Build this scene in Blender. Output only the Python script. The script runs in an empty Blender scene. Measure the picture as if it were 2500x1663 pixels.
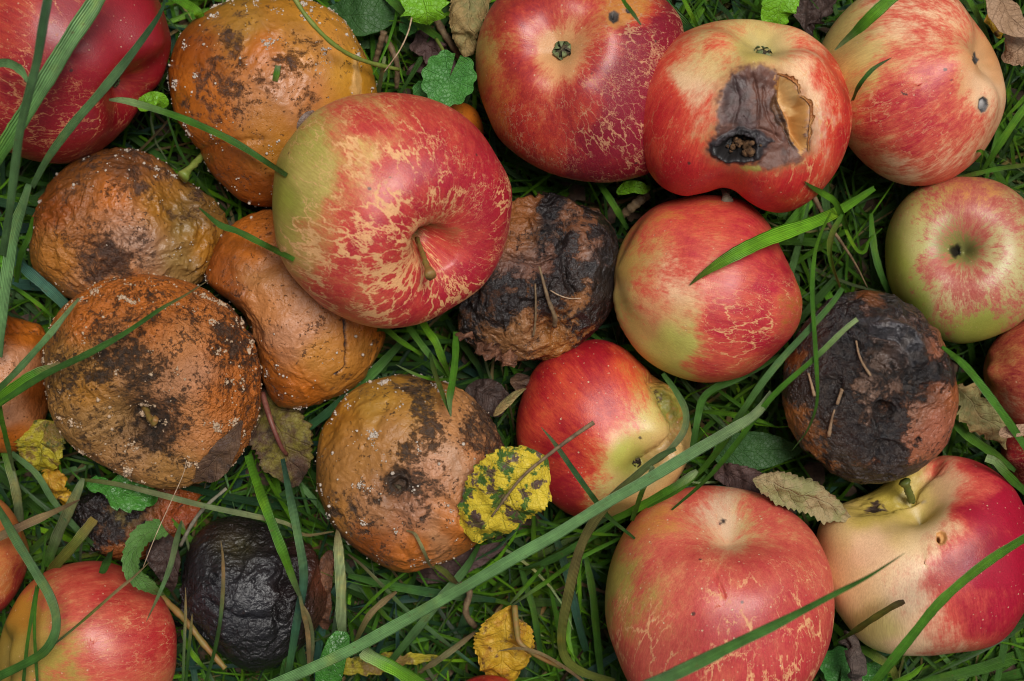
import bpy, math, random
import numpy as np
from mathutils import Vector

# ------------------------------------------------------------------ camera, sky, sun, exposure
sc = bpy.context.scene
COL = sc.collection
CAMZ, FOC = 0.60, 60.0
cam_d = bpy.data.cameras.new("camera"); cam = bpy.data.objects.new("camera", cam_d); COL.objects.link(cam)
cam_d.sensor_width = 36.0; cam_d.lens = FOC
cam_d.clip_start = 0.01; cam_d.clip_end = 50.0
cam.location = (0, 0, CAMZ); cam.rotation_euler = (0, 0, 0)
cam_d.dof.use_dof = True; cam_d.dof.focus_distance = CAMZ - 0.052; cam_d.dof.aperture_fstop = 11.0
sc.camera = cam
SUN_EL, SUN_AZ = math.radians(73), math.radians(45)      # azimuth clockwise from +Y (top of the picture)
w = bpy.data.worlds.new("World"); sc.world = w; w.use_nodes = True
wn = w.node_tree.nodes; wl = w.node_tree.links
bg = wn["Background"]
sky = wn.new("ShaderNodeTexSky"); sky.sky_type = 'NISHITA'; sky.sun_disc = False
sky.sun_elevation = SUN_EL; sky.sun_rotation = SUN_AZ
sky.air_density = 1.0; sky.dust_density = 4.0; sky.ozone_density = 1.0
hs = wn.new("ShaderNodeHueSaturation"); hs.inputs['Saturation'].default_value = 0.30     # overcast: a nearly grey sky
wl.new(sky.outputs[0], hs.inputs['Color']); wl.new(hs.outputs[0], bg.inputs['Color'])
bg.inputs['Strength'].default_value = 0.05
sd = bpy.data.lights.new("sun", 'SUN'); so = bpy.data.objects.new("sun", sd); COL.objects.link(so)
sd.energy = 2.6; sd.angle = math.radians(24); sd.color = (1.0, 0.965, 0.91)
sdir = Vector((math.sin(SUN_AZ) * math.cos(SUN_EL), math.cos(SUN_AZ) * math.cos(SUN_EL), math.sin(SUN_EL)))
so.rotation_euler = sdir.to_track_quat('Z', 'Y').to_euler(); so.location = sdir * 2
sc.view_settings.view_transform = 'Standard'; sc.view_settings.look = 'None'
sc.view_settings.exposure = 0.02; sc.view_settings.gamma = 1.0
sc.view_settings.use_curve_mapping = False
sc.cycles.use_denoising = True; sc.cycles.filter_width = 1.15
sc.cycles.max_bounces = 6; sc.cycles.diffuse_bounces = 3; sc.cycles.glossy_bounces = 3
sc.cycles.transmission_bounces = 2; sc.cycles.transparent_max_bounces = 4

rng = np.random.default_rng(11); random.seed(5)
OV = 2500 / 2357.0
MM = 0.001

# ------------------------------------------------------------------ picture <-> place
def S(z): return FOC / 36.0 * 2500.0 / (CAMZ - z)
def W(x, y, z):
    s = S(z); return (x - 1250.0) / s, (831.5 - y) / s
def PX(P):
    s = FOC / 36.0 * 2500.0 / (CAMZ - P[:, 2]); return 1250 + P[:, 0] * s, 831.5 - P[:, 1] * s

# ------------------------------------------------------------------ noise
_perm = np.random.default_rng(3).permutation(256).astype(np.int64); _perm = np.concatenate([_perm, _perm, _perm])
_g = np.random.default_rng(4).normal(size=(256, 3)); _g /= np.linalg.norm(_g, axis=1)[:, None]
def perlin(p):
    i = np.floor(p).astype(np.int64); f = p - i; i &= 255
    u = f * f * f * (f * (f * 6 - 15) + 10)
    out = 0
    for dx in (0, 1):
        wx = u[:, 0] if dx else 1 - u[:, 0]
        for dy in (0, 1):
            wy = u[:, 1] if dy else 1 - u[:, 1]
            for dz in (0, 1):
                wz = u[:, 2] if dz else 1 - u[:, 2]
                h = _perm[_perm[_perm[i[:, 0] + dx] + i[:, 1] + dy & 255] + (i[:, 2] + dz & 255)] & 255
                g = _g[h]
                out = out + wx * wy * wz * (g[:, 0] * (f[:, 0] - dx) + g[:, 1] * (f[:, 1] - dy) + g[:, 2] * (f[:, 2] - dz))
    return out * 1.5
def fbm(p, sc_, oct=4, seed=0, gain=.5):
    p = p * sc_ + np.array([seed * 7.31 + 3.1, seed * 3.77 + 9.7, seed * 5.13 + 1.3]) + 60
    a, o, n = 1.0, 0, 0
    for k in range(oct):
        o = o + a * perlin(p); n += a; a *= gain; p = p * 2.03 + 5.7
    return o / n
def ridged(p, sc_, oct=4, seed=0):
    p = p * sc_ + seed * 5.1 + 60
    a, o, n = 1.0, 0, 0
    for k in range(oct):
        o = o + a * (1 - np.abs(perlin(p)) * 2.2); n += a; a *= .5; p = p * 2.1 + 3.3
    return o / n
def sstep(a, b, x):
    t = np.clip((x - a) / (b - a), 0, 1); return t * t * (3 - 2 * t)

# ------------------------------------------------------------------ mesh helpers
def mesh(name, V, F, mats=(), smooth=True, attrs=None):
    """V (n,3); F list of arrays (m,3) / (m,4)"""
    me = bpy.data.meshes.new(name)
    V = np.ascontiguousarray(V, np.float32)
    me.vertices.add(len(V)); me.vertices.foreach_set("co", V.ravel())
    F = [np.asarray(f, np.int32) for f in (F if isinstance(F, list) else [F]) if len(f)]
    tot = sum(f.size for f in F)
    me.loops.add(tot); me.loops.foreach_set("vertex_index", np.concatenate([f.ravel() for f in F]))
    cnt = np.concatenate([np.full(len(f), f.shape[1], np.int32) for f in F])
    st = np.concatenate([[0], np.cumsum(cnt)[:-1]]).astype(np.int32)
    me.polygons.add(len(cnt)); me.polygons.foreach_set("loop_start", st); me.polygons.foreach_set("loop_total", cnt)
    me.polygons.foreach_set("use_smooth", np.full(len(cnt), smooth))
    for k, a in (attrs or {}).items():
        a = np.ascontiguousarray(a, np.float32)
        if a.ndim == 2 and a.shape[1] == 4:
            t = me.attributes.new(k, 'FLOAT_COLOR', 'POINT'); t.data.foreach_set("color", a.ravel())
        elif a.ndim == 2:
            t = me.attributes.new(k, 'FLOAT_VECTOR', 'POINT'); t.data.foreach_set("vector", a.ravel())
        else:
            t = me.attributes.new(k, 'FLOAT', 'POINT'); t.data.foreach_set("value", a)
    for m in mats: me.materials.append(m)
    me.update(calc_edges=True); me.validate()
    return me
def obj(name, me, parent=None, loc=None):
    o = bpy.data.objects.new(name, me); COL.objects.link(o)
    if parent: o.parent = parent
    if loc is not None: o.location = loc
    return o
def thing(name, label, cat, loc, group=None):
    o = bpy.data.objects.new(name, None); COL.objects.link(o); o.location = loc
    o.empty_display_size = .01
    return tag(o, label, cat, group)
def tag(o, label, cat, group=None):
    o['label'] = label; o['category'] = cat
    if group: o['group'] = group
    return o
def gridf(nu, nv, wrap=False, off=0):
    i = np.arange(nu - 1)[:, None]; j = np.arange(nv if wrap else nv - 1)[None]
    a = i * nv + j; b = i * nv + (j + 1) % nv
    return np.stack([a, b, b + nv, a + nv], -1).reshape(-1, 4) + off
def catmull(P, n):
    P = np.asarray(P, float)
    if len(P) == 2:
        t = np.linspace(0, 1, n)[:, None]; return P[0] * (1 - t) + P[1] * t
    Q = np.vstack([2 * P[0] - P[1], P, 2 * P[-1] - P[-2]])
    L = np.concatenate([[0], np.cumsum(np.linalg.norm(np.diff(P, axis=0), axis=1))])
    t = np.linspace(0, L[-1], n); k = np.clip(np.searchsorted(L, t, 'right') - 1, 0, len(P) - 2)
    u = ((t - L[k]) / (L[k + 1] - L[k]))[:, None]
    a, b, c, d = Q[k], Q[k + 1], Q[k + 2], Q[k + 3]
    return .5 * (2 * b + (c - a) * u + (2 * a - 5 * b + 4 * c - d) * u ** 2 + (3 * b - a - 3 * c + d) * u ** 3)
def tube(P, R, seg=8, cap=True):
    P = np.asarray(P, float); n = len(P); R = np.broadcast_to(R, n)
    T = np.gradient(P, axis=0); T /= np.linalg.norm(T, axis=1)[:, None] + 1e-12
    up = np.array([0.13, .21, .97]); A = np.cross(T, up); A /= np.linalg.norm(A, axis=1)[:, None] + 1e-9; B = np.cross(T, A)
    th = np.arange(seg) * 2 * math.pi / seg
    V = P[:, None] + R[:, None, None] * (A[:, None] * np.cos(th)[None, :, None] + B[:, None] * np.sin(th)[None, :, None])
    V = V.reshape(-1, 3); F = [gridf(n, seg, True)]
    if cap:
        V = np.vstack([V, P[0], P[-1]]); j = np.arange(seg)
        F.append(np.stack([np.full(seg, n * seg), (j + 1) % seg, j], 1))
        F.append(np.stack([np.full(seg, n * seg + 1), (n - 1) * seg + j, (n - 1) * seg + (j + 1) % seg], 1))
    return V, F

# ------------------------------------------------------------------ node helpers
class NT:
    def __init__(s, name):
        s.m = bpy.data.materials.new(name); s.m.use_nodes = True
        s.t = s.m.node_tree; s.b = s.t.nodes["Principled BSDF"]; s.out = s.t.nodes["Material Output"]
    def put(s, sock, v):
        if v is None: return
        if isinstance(v, bpy.types.NodeSocket): s.t.links.new(v, sock)
        else:
            if sock.type == 'RGBA' and len(v) == 3: v = (*v, 1)
            sock.default_value = v
    def n(s, typ, **kw):
        nd = s.t.nodes.new(typ)
        for k, v in kw.items(): setattr(nd, k, v)
        return nd
    def attr(s, name, out='Color'):
        nd = s.n('ShaderNodeAttribute', attribute_name=name); return nd.outputs[out]
    def obj(s): return s.n('ShaderNodeTexCoord').outputs['Object']
    def noise(s, vec, scale, detail=4, rough=.55, dist=0, out='Fac'):
        nd = s.n('ShaderNodeTexNoise'); s.put(nd.inputs['Vector'], vec)
        s.put(nd.inputs['Scale'], scale); s.put(nd.inputs['Detail'], detail); s.put(nd.inputs['Roughness'], rough)
        s.put(nd.inputs['Distortion'], dist); return nd.outputs[out]
    def vor(s, vec, scale, feature='F1', out='Distance', rand=1):
        nd = s.n('ShaderNodeTexVoronoi', feature=feature); s.put(nd.inputs['Vector'], vec); s.put(nd.inputs['Scale'], scale)
        s.put(nd.inputs['Randomness'], rand); return nd.outputs[out]
    def math(s, op, a, b=None, c=None, clamp=False):
        nd = s.n('ShaderNodeMath', operation=op, use_clamp=clamp)
        for i, v in enumerate((a, b, c)):
            if v is not None: s.put(nd.inputs[i], v)
        return nd.outputs[0]
    def vmath(s, op, a, b=None, scale=None):
        nd = s.n('ShaderNodeVectorMath', operation=op); s.put(nd.inputs[0], a)
        if b is not None: s.put(nd.inputs[1], b)
        if scale is not None: s.put(nd.inputs['Scale'], scale)
        return nd.outputs[0]
    def mr(s, v, a, b, c=0, d=1, smooth=True):
        nd = s.n('ShaderNodeMapRange'); nd.interpolation_type = 'SMOOTHSTEP' if smooth else 'LINEAR'
        for i, x in enumerate((v, a, b, c, d)): s.put(nd.inputs[i], x)
        return nd.outputs[0]
    def mix(s, f, a, b, blend='MIX'):
        nd = s.n('ShaderNodeMix', data_type='RGBA', blend_type=blend)
        s.put(nd.inputs[0], f); s.put(nd.inputs[6], a); s.put(nd.inputs[7], b); return nd.outputs[2]
    def sep(s, v):
        nd = s.n('ShaderNodeSeparateXYZ'); s.put(nd.inputs[0], v); return nd.outputs
    def bump(s, h, strength, dist, normal=None):
        nd = s.n('ShaderNodeBump'); s.put(nd.inputs['Height'], h); s.put(nd.inputs['Strength'], strength)
        s.put(nd.inputs['Distance'], dist); s.put(nd.inputs['Normal'], normal) if normal is not None else None
        return nd.outputs[0]

def skin_mat(name, redA=(.62, .085, .04), redB=(.34, .012, .022), rus=(.62, .36, .14), s1=1.0, ka=1.1, kb=.7, rv=2.2,
             dots=.5, dark=(.018, .012, .012), dark2=(.10, .05, .03), ds=110, rough=.42, bumpk=.15, wr=260, mott=.22, spec=.66,
             dthr=.56, dsoft=.05, rk=1.0, db=1.0):
    s = NT(name); o = s.obj()
    g = s.attr('ground'); ga = s.attr('ground', 'Alpha'); ov = s.attr('over'); ova = s.attr('over', 'Alpha')
    sv = s.attr('sc', 'Vector'); mx, my, mz = s.sep(s.attr('misc', 'Vector'))[:3]; mx = s.math('MULTIPLY', mx, rk)
    n1 = s.noise(sv, 2.2 * s1, 6, .68); n2 = s.noise(o, 75, 6, .62); n3 = s.noise(o, 900, 3, .6); n3c = s.noise(o, 500, 3, .6, out='Color')
    n4 = s.noise(s.vmath('MULTIPLY', sv, (1.9, 1.9, .5)), 5 * s1, 5, .7)
    r = s.math('ADD', ga, s.math('MULTIPLY', s.math('SUBTRACT', n1, .5), ka))
    r = s.math('ADD', r, s.math('MULTIPLY', s.math('SUBTRACT', n4, .5), ka * .7))
    r = s.math('ADD', r, s.math('MULTIPLY', s.math('SUBTRACT', n2, .5), kb))
    r = s.math('ADD', r, s.math('MULTIPLY', s.math('SUBTRACT', n3, .5), .25))
    rc = s.mix(s.mr(r, .55, 1.15), redA, redB)
    col = s.mix(s.mr(r, .15, .72), g, rc)
    # russet network
    wv = s.vmath('ADD', sv, s.vmath('SCALE', s.vmath('SUBTRACT', s.noise(sv, 5, 3, .6, out='Color'), (.5, .5, .5)), scale=.42))
    e = s.vor(wv, rv, 'DISTANCE_TO_EDGE'); e2 = s.vor(wv, rv * 2.7, 'DISTANCE_TO_EDGE')
    patch = s.mr(s.noise(o, 60, 4, .6), .36, .64, 0, 1.5)
    wd = s.math('MULTIPLY', s.math('MULTIPLY', mx, patch), .17)
    nj = s.math('MULTIPLY', s.math('SUBTRACT', s.noise(o, 520, 4, .7), .5), .10)
    m1 = s.mr(s.math('SUBTRACT', s.math('ADD', e, nj), wd), -.050, .018, 1, 0)
    wd2 = s.math('MULTIPLY', s.math('MULTIPLY', mx, s.mr(s.noise(o, 95, 4, .6), .48, .66, 0, 1.3)), .16)
    m2 = s.mr(s.math('SUBTRACT', s.math('ADD', e2, nj), wd2), -.035, .015, .85, 0)
    rm = s.math('MULTIPLY', s.math('MAXIMUM', m1, m2), s.mr(mx, .02, .15), clamp=True)
    rcol = s.mix(s.mr(n2, .3, .7), rus, tuple(c * 1.25 for c in rus))
    col = s.mix(s.math('MULTIPLY', rm, .9), col, rcol)
    # lenticels
    v = s.vor(o, 330); vc = s.sep(s.vor(o, 330, out='Color'))[0]
    dm = s.math('MULTIPLY', s.mr(v, .07, .13, 1, 0), s.mr(vc, .62, .66))
    col = s.mix(s.math('MULTIPLY', dm, dots), col, (.75, .50, .30))
    v2 = s.vor(o, 620); vc2 = s.sep(s.vor(o, 620, out='Color'))[1]
    dm2 = s.math('MULTIPLY', s.mr(v2, .10, .2, 1, 0), s.mr(vc2, .70, .74)); col = s.mix(s.math('MULTIPLY', dm2, dots * .6), col, (.70, .40, .24))
    fs = s.noise(s.vmath('MULTIPLY', sv, (6, 6, .8)), 6 * s1, 4, .7); col = s.mix(.5 if dots else .0, col, s.mix(s.mr(fs, .3, .7), (.74, .66, .62), (1.28, 1.38, 1.42)), 'MULTIPLY')
    vd = s.vor(s.vmath('ADD', o, s.vmath('SCALE', n3c, scale=.0012)), 125); vdc = s.sep(s.vor(o, 125, out='Color'))[2]
    dirt = s.math('MULTIPLY', s.mr(vd, .05, .10, 1, 0), s.mr(vdc, .87, .89)); col = s.mix(s.math('MULTIPLY', dirt, .8), col, (.035, .025, .02))
    # mottling
    n5 = s.noise(o, 240, 6, .65)
    col = s.mix(mott, col, s.mix(n5, (.35, .30, .26), (1.55, 1.5, 1.45)), 'MULTIPLY')
    # rot / dark patches
    wo = s.vmath('ADD', o, s.vmath('SCALE', s.noise(o, 90, 2, .5, out='Color'), scale=.006))
    nd = s.math('ADD', s.math('MULTIPLY', s.noise(wo, ds, 8, .72), .72), s.math('MULTIPLY', s.noise(wo, ds * 3.3, 6, .72), .44))
    nd = s.math('ADD', s.math('SUBTRACT', nd, .08), s.math('MULTIPLY', s.math('SUBTRACT', my, .5), .55))
    dmk = s.math('MULTIPLY', s.mr(nd, dthr - dsoft, dthr + dsoft), s.mr(my, .01, .1))
    dcol = s.mix(s.mr(s.noise(o, 420, 6, .7), .42, .66), dark, dark2)
    fk = s.math('ADD', s.noise(o, 620, 4, .75), s.math('MULTIPLY', s.math('SUBTRACT', s.noise(o, 120, 3, .6), .5), .5))
    dmk = s.math('MAXIMUM', dmk, s.math('MULTIPLY', s.mr(fk, .62, .68, 0, .8), s.mr(my, .02, .3)))
    halo = s.math('MULTIPLY', s.mr(nd, dthr - .13, dthr), s.mr(my, .01, .1))
    col = s.mix(s.math('MULTIPLY', halo, .45), col, s.mix(.55, g, dark2))
    col = s.mix(s.math('MULTIPLY', dmk, .93), col, dcol)
    oc = s.mix(.6, ov, s.mix(n5, (.45, .42, .40), (1.5, 1.5, 1.5)), 'MULTIPLY')
    col = s.mix(ova, col, oc)
    s.put(s.b.inputs['Base Color'], col)
    rg = s.math('ADD', s.mr(n2, .3, .7, rough - .05, rough + .07), s.math('MULTIPLY', rm, .22))
    rg = s.math('ADD', rg, s.math('MULTIPLY', s.math('MAXIMUM', ova, 0), .14)); s.put(s.b.inputs['Roughness'], rg)
    s.put(s.b.inputs['Specular IOR Level'], spec)
    h = s.math('MULTIPLY', s.noise(o, 2600, 2, .5), .12)
    h = s.math('ADD', h, s.math('MULTIPLY', s.math('SUBTRACT', 0, dm), .12))
    wn_ = s.noise(s.vmath('ADD', o, s.vmath('SCALE', s.noise(o, 160, 2, .5, out='Color'), scale=.008)), wr, 7, .62)
    ve = s.mr(s.vor(s.vmath('ADD', o, s.vmath('SCALE', s.noise(o, 300, 3, .6, out='Color'), scale=.004)), wr * 1.25, 'DISTANCE_TO_EDGE'), 0, .22)
    hw = s.math('ADD', s.math('MULTIPLY', wn_, 2.2), s.math('MULTIPLY', ve, .35))
    h = s.math('ADD', h, s.math('MULTIPLY', hw, mz))
    h = s.math('ADD', h, s.math('MULTIPLY', s.math('MULTIPLY', dmk, db), s.math('SUBTRACT', s.math('MULTIPLY', s.noise(o, 480, 5, .7), 1.6), 1.3)))
    s.put(s.b.inputs['Normal'], s.bump(h, 1.0, .00055 * (bumpk / .15)))
    return s.m

def simple_mat(name, c1, c2, scale=300, rough=.6, bump=.3, bd=.0004, c3=None, thr=.58):
    s = NT(name); o = s.obj()
    n = s.noise(o, scale, 6, .65)
    c = s.mix(s.mr(n, .32, .68), c1, c2)
    if c3 is not None:
        c = s.mix(s.mr(s.noise(o, scale * .6, 5, .7), thr - .03, thr + .03), c, c3)
    s.put(s.b.inputs['Base Color'], c); s.b.inputs['Roughness'].default_value = rough
    s.put(s.b.inputs['Normal'], s.bump(s.noise(o, scale * 2.5, 5, .6), bump, bd)); return s.m

def grass_mat(name):
    s = NT(name); o = s.obj()
    t = s.attr('tint'); uv = s.attr('bl', 'Vector'); u, v, q = s.sep(uv)[:3]
    st = s.math('SINE', s.math('MULTIPLY', u, 27.0)); st2 = s.noise(s.vmath('MULTIPLY', uv, (9, 2.2, 1)), 2, 3, .6)
    val = s.math('ADD', s.math('MULTIPLY', st, .17), s.mr(st2, .25, .75, .72, 1.28))
    n = s.noise(o, 140, 5, .6); val = s.math('MULTIPLY', val, s.mr(n, .3, .7, .78, 1.2))
    mid = s.mr(s.math('ABSOLUTE', u), 0, .12, 1.0, 0); val = s.math('ADD', val, s.math('MULTIPLY', mid, .22))
    comb = s.n('ShaderNodeCombineXYZ'); [s.put(comb.inputs[i], val) for i in range(3)]
    c = s.mix(1.0, t, comb.outputs[0], 'MULTIPLY')
    yl = s.mr(s.noise(s.vmath('MULTIPLY', o, (1, 1, 1)), 38, 5, .65), .54, .70); c = s.mix(s.math('MULTIPLY', yl, .5), c, s.mix(1.0, c, (2.1, 1.25, .8), 'MULTIPLY'))
    sp = s.mr(s.noise(o, 420, 4, .7), .62, .70); c = s.mix(s.math('MULTIPLY', sp, .55), c, (.16, .12, .04))
    s.put(s.b.inputs['Base Color'], c); s.b.inputs['Roughness'].default_value = .42
    s.b.inputs['Specular IOR Level'].default_value = .45
    nb = s.bump(s.math('ADD', st, s.math('MULTIPLY', n, 1.0)), .8, .00016); s.put(s.b.inputs['Normal'], nb)
    tr = s.n('ShaderNodeBsdfTranslucent'); s.put(tr.inputs['Color'], s.mix(1.0, c, (1.5, 1.35, .6), 'MULTIPLY'))
    mx = s.n('ShaderNodeMixShader'); mx.inputs[0].default_value = .22
    s.t.links.new(s.b.outputs[0], mx.inputs[1]); s.t.links.new(tr.outputs[0], mx.inputs[2]); s.t.links.new(mx.outputs[0], s.out.inputs[0])
    return s.m

def leaf_mat(name, c1, c2, c3=None, t2=.5, t3=.6, sc2=120, sc3=160, vein=None, teeth=7, rough=.5, trans=.15, vk=.5, crisp=.04, spec=.4):
    """c1 ground, c2 / c3 blotches; vein colour; attribute bl = (across -1..1, along 0..1, -)"""
    s = NT(name); o = s.obj(); uv = s.attr('bl', 'Vector'); u, v, q = s.sep(uv)[:3]
    n = s.noise(o, sc2, 7, .68); c = s.mix(s.mr(n, t2 - crisp, t2 + crisp), c1, c2)
    if c3 is not None: c = s.mix(s.mr(s.noise(s.vmath('ADD', o, (.3, .1, .2)), sc3, 7, .68), t3 - crisp, t3 + crisp), c, c3)
    au = s.math('ABSOLUTE', u)
    ph = s.math('FRACT', s.math('ADD', s.math('MULTIPLY', s.math('SUBTRACT', v, s.math('MULTIPLY', au, .22)), teeth), s.math('MULTIPLY', s.noise(o, 60, 2, .5), .5)))
    sv = s.mr(s.math('ABSOLUTE', s.math('SUBTRACT', ph, .5)), .02, .10, 1, 0)
    mid = s.mr(au, .015, .055, 1, 0)
    ve = s.math('MAXIMUM', mid, s.math('MULTIPLY', sv, .7))
    fine = s.mr(s.vor(o, 750, 'DISTANCE_TO_EDGE'), 0, .12, 1, 0)
    if vein is not None: c = s.mix(s.math('MULTIPLY', s.math('MAXIMUM', ve, s.math('MULTIPLY', fine, .3)), vk), c, vein)
    m5 = s.noise(o, 300, 6, .65); c = s.mix(.5, c, s.mix(m5, (.5, .48, .46), (1.5, 1.5, 1.5)), 'MULTIPLY')
    s.put(s.b.inputs['Base Color'], c); s.b.inputs['Roughness'].default_value = rough; s.b.inputs['Specular IOR Level'].default_value = spec
    h = s.math('ADD', s.math('MULTIPLY', ve, -1.0), s.math('ADD', s.math('MULTIPLY', fine, -.35), s.math('MULTIPLY', m5, 1.2)))
    s.put(s.b.inputs['Normal'], s.bump(h, .8, .0004))
    tr = s.n('ShaderNodeBsdfTranslucent'); s.put(tr.inputs['Color'], c)
    mx = s.n('ShaderNodeMixShader'); mx.inputs[0].default_value = trans
    s.t.links.new(s.b.outputs[0], mx.inputs[1]); s.t.links.new(tr.outputs[0], mx.inputs[2]); s.t.links.new(mx.outputs[0], s.out.inputs[0])
    return s.m

GRASS = grass_mat("grass")
SOIL = simple_mat("soil", (.008, .006, .004), (.024, .016, .010), 160, .9, .8, .002, (.040, .027, .016), .62)
MOULD = simple_mat("mould", (.40, .32, .25), (.64, .56, .47), 900, .85, .3)
CRUMB = simple_mat("crumb", (.36, .24, .14), (.60, .44, .30), 700, .85, .3)
FRASS = simple_mat("frass", (.05, .022, .008), (.20, .10, .04), 500, .85, .8, .0006)
STEM_BROWN = simple_mat("stem_brown", (.10, .06, .03), (.24, .16, .08), 350, .7, .6)
STEM_OLIVE = simple_mat("stem_olive", (.20, .17, .035), (.30, .14, .04), 260, .55, .5)
STEM_GREEN = simple_mat("stem_green", (.15, .22, .03), (.25, .28, .06), 260, .5, .4)
STEM_GREEN_SHADED = simple_mat("stem_green_shaded", (.07, .10, .015), (.14, .15, .03), 260, .5, .4)  # stem green darkened: shade under the overlapping apple is in the colour
STEM_GREY = simple_mat("stem_grey", (.16, .15, .10), (.28, .26, .18), 500, .9, .6)
SEPAL = simple_mat("sepal", (.10, .15, .04), (.24, .27, .13), 500, .8, .6, .0004, (.07, .055, .03), .56)
SEPAL_DARK = simple_mat("sepal_dark", (.02, .015, .01), (.12, .09, .045), 500, .8, .6)
# ------------------------------------------------------------------ apples
PEACH = (.76, .35, .15); CREAM = (.90, .56, .33); YEL = (.62, .46, .13); LIME = (.36, .38, .06); OLIVE = (.20, .19, .035); AMBER = (.62, .24, .05)
ORG = (.56, .165, .016); ORD = (.33, .085, .010); TAN = (.60, .25, .08); PINK = (.60, .29, .15); BRN = (.17, .065, .022); OCH = (.43, .19, .018); DKB = (.035, .022, .016)
DPK = (.30, .08, .04); PGY = (.42, .25, .17); BLK = (.012, .012, .014); BLG = (.022, .023, .029); RUST = (.20, .07, .022)

def field(x, y, pts, R, sc_=OV):
    """smooth interpolation of values given at spots of the surface"""
    P = np.array([p[:2] for p in pts], float) * sc_
    Vv = np.array([np.ravel(p[2]) if not isinstance(p[2], (int, float)) else [p[2]] for p in pts], float)
    out = np.zeros((len(x), Vv.shape[1])); ws = np.zeros(len(x)); s2 = (.16 * R) ** 2
    for p, v in zip(P, Vv):
        w_ = 1 / (((x - p[0]) ** 2 + (y - p[1]) ** 2 + s2) ** 2) * R ** 4
        out += w_[:, None] * v; ws += w_
    out /= ws[:, None]
    return out[:, 0] if out.shape[1] == 1 else out

def poly_sdf(x, y, poly):
    """signed distance, positive inside"""
    P = np.asarray(poly, float); d = np.full(len(x), 1e9); ins = np.zeros(len(x), bool)
    for i in range(len(P)):
        a, b = P[i], P[(i + 1) % len(P)]; e = b - a
        t = np.clip(((x - a[0]) * e[0] + (y - a[1]) * e[1]) / (e @ e + 1e-9), 0, 1)
        d = np.minimum(d, np.hypot(x - a[0] - t * e[0], y - a[1] - t * e[1]))
        c = ((a[1] > y) != (b[1] > y))
        ins ^= c & (x < (b[0] - a[0]) * (y - a[1]) / ((b[1] - a[1]) + 1e-12) + a[0])
    return np.where(ins, d, -d)

def polar_outline(poly, c, nb=360):
    P = np.asarray(poly, float); th = (np.arange(nb) + .5) / nb * 2 * math.pi - math.pi
    Pc = np.vstack([P[-3:], P, P[:4]])
    dens = []
    for i in range(3, len(P) + 3):                                   # catmull through the corners
        a, b, c_, d = Pc[i - 1], Pc[i], Pc[i + 1], Pc[i + 2]
        for u in np.linspace(0, 1, 10, endpoint=False):
            dens.append(.5 * (2 * b + (c_ - a) * u + (2 * a - 5 * b + 4 * c_ - d) * u ** 2 + (3 * b - a - 3 * c_ + d) * u ** 3))
    D = np.array(dens) - c; ta = np.arctan2(D[:, 1], D[:, 0]); r = np.hypot(*D.T)
    o = np.argsort(ta); ta, r = ta[o], r[o]
    return np.interp(th, np.concatenate([ta - 2 * math.pi, ta, ta + 2 * math.pi]), np.concatenate([r, r, r]))
def csmooth(a, sig):
    n = len(a); k = np.arange(n); k = np.minimum(k, n - k); g = np.exp(-.5 * (k / sig) ** 2); g /= g.sum()
    return np.real(np.fft.ifft(np.fft.fft(a) * np.fft.fft(g)))

APPLES = {}
class Apple: pass
def unproj(x, y, z):
    s = S(z); return np.stack([(x - 1250) / s, (831.5 - y) / s, z + 0 * x], -1)

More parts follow.
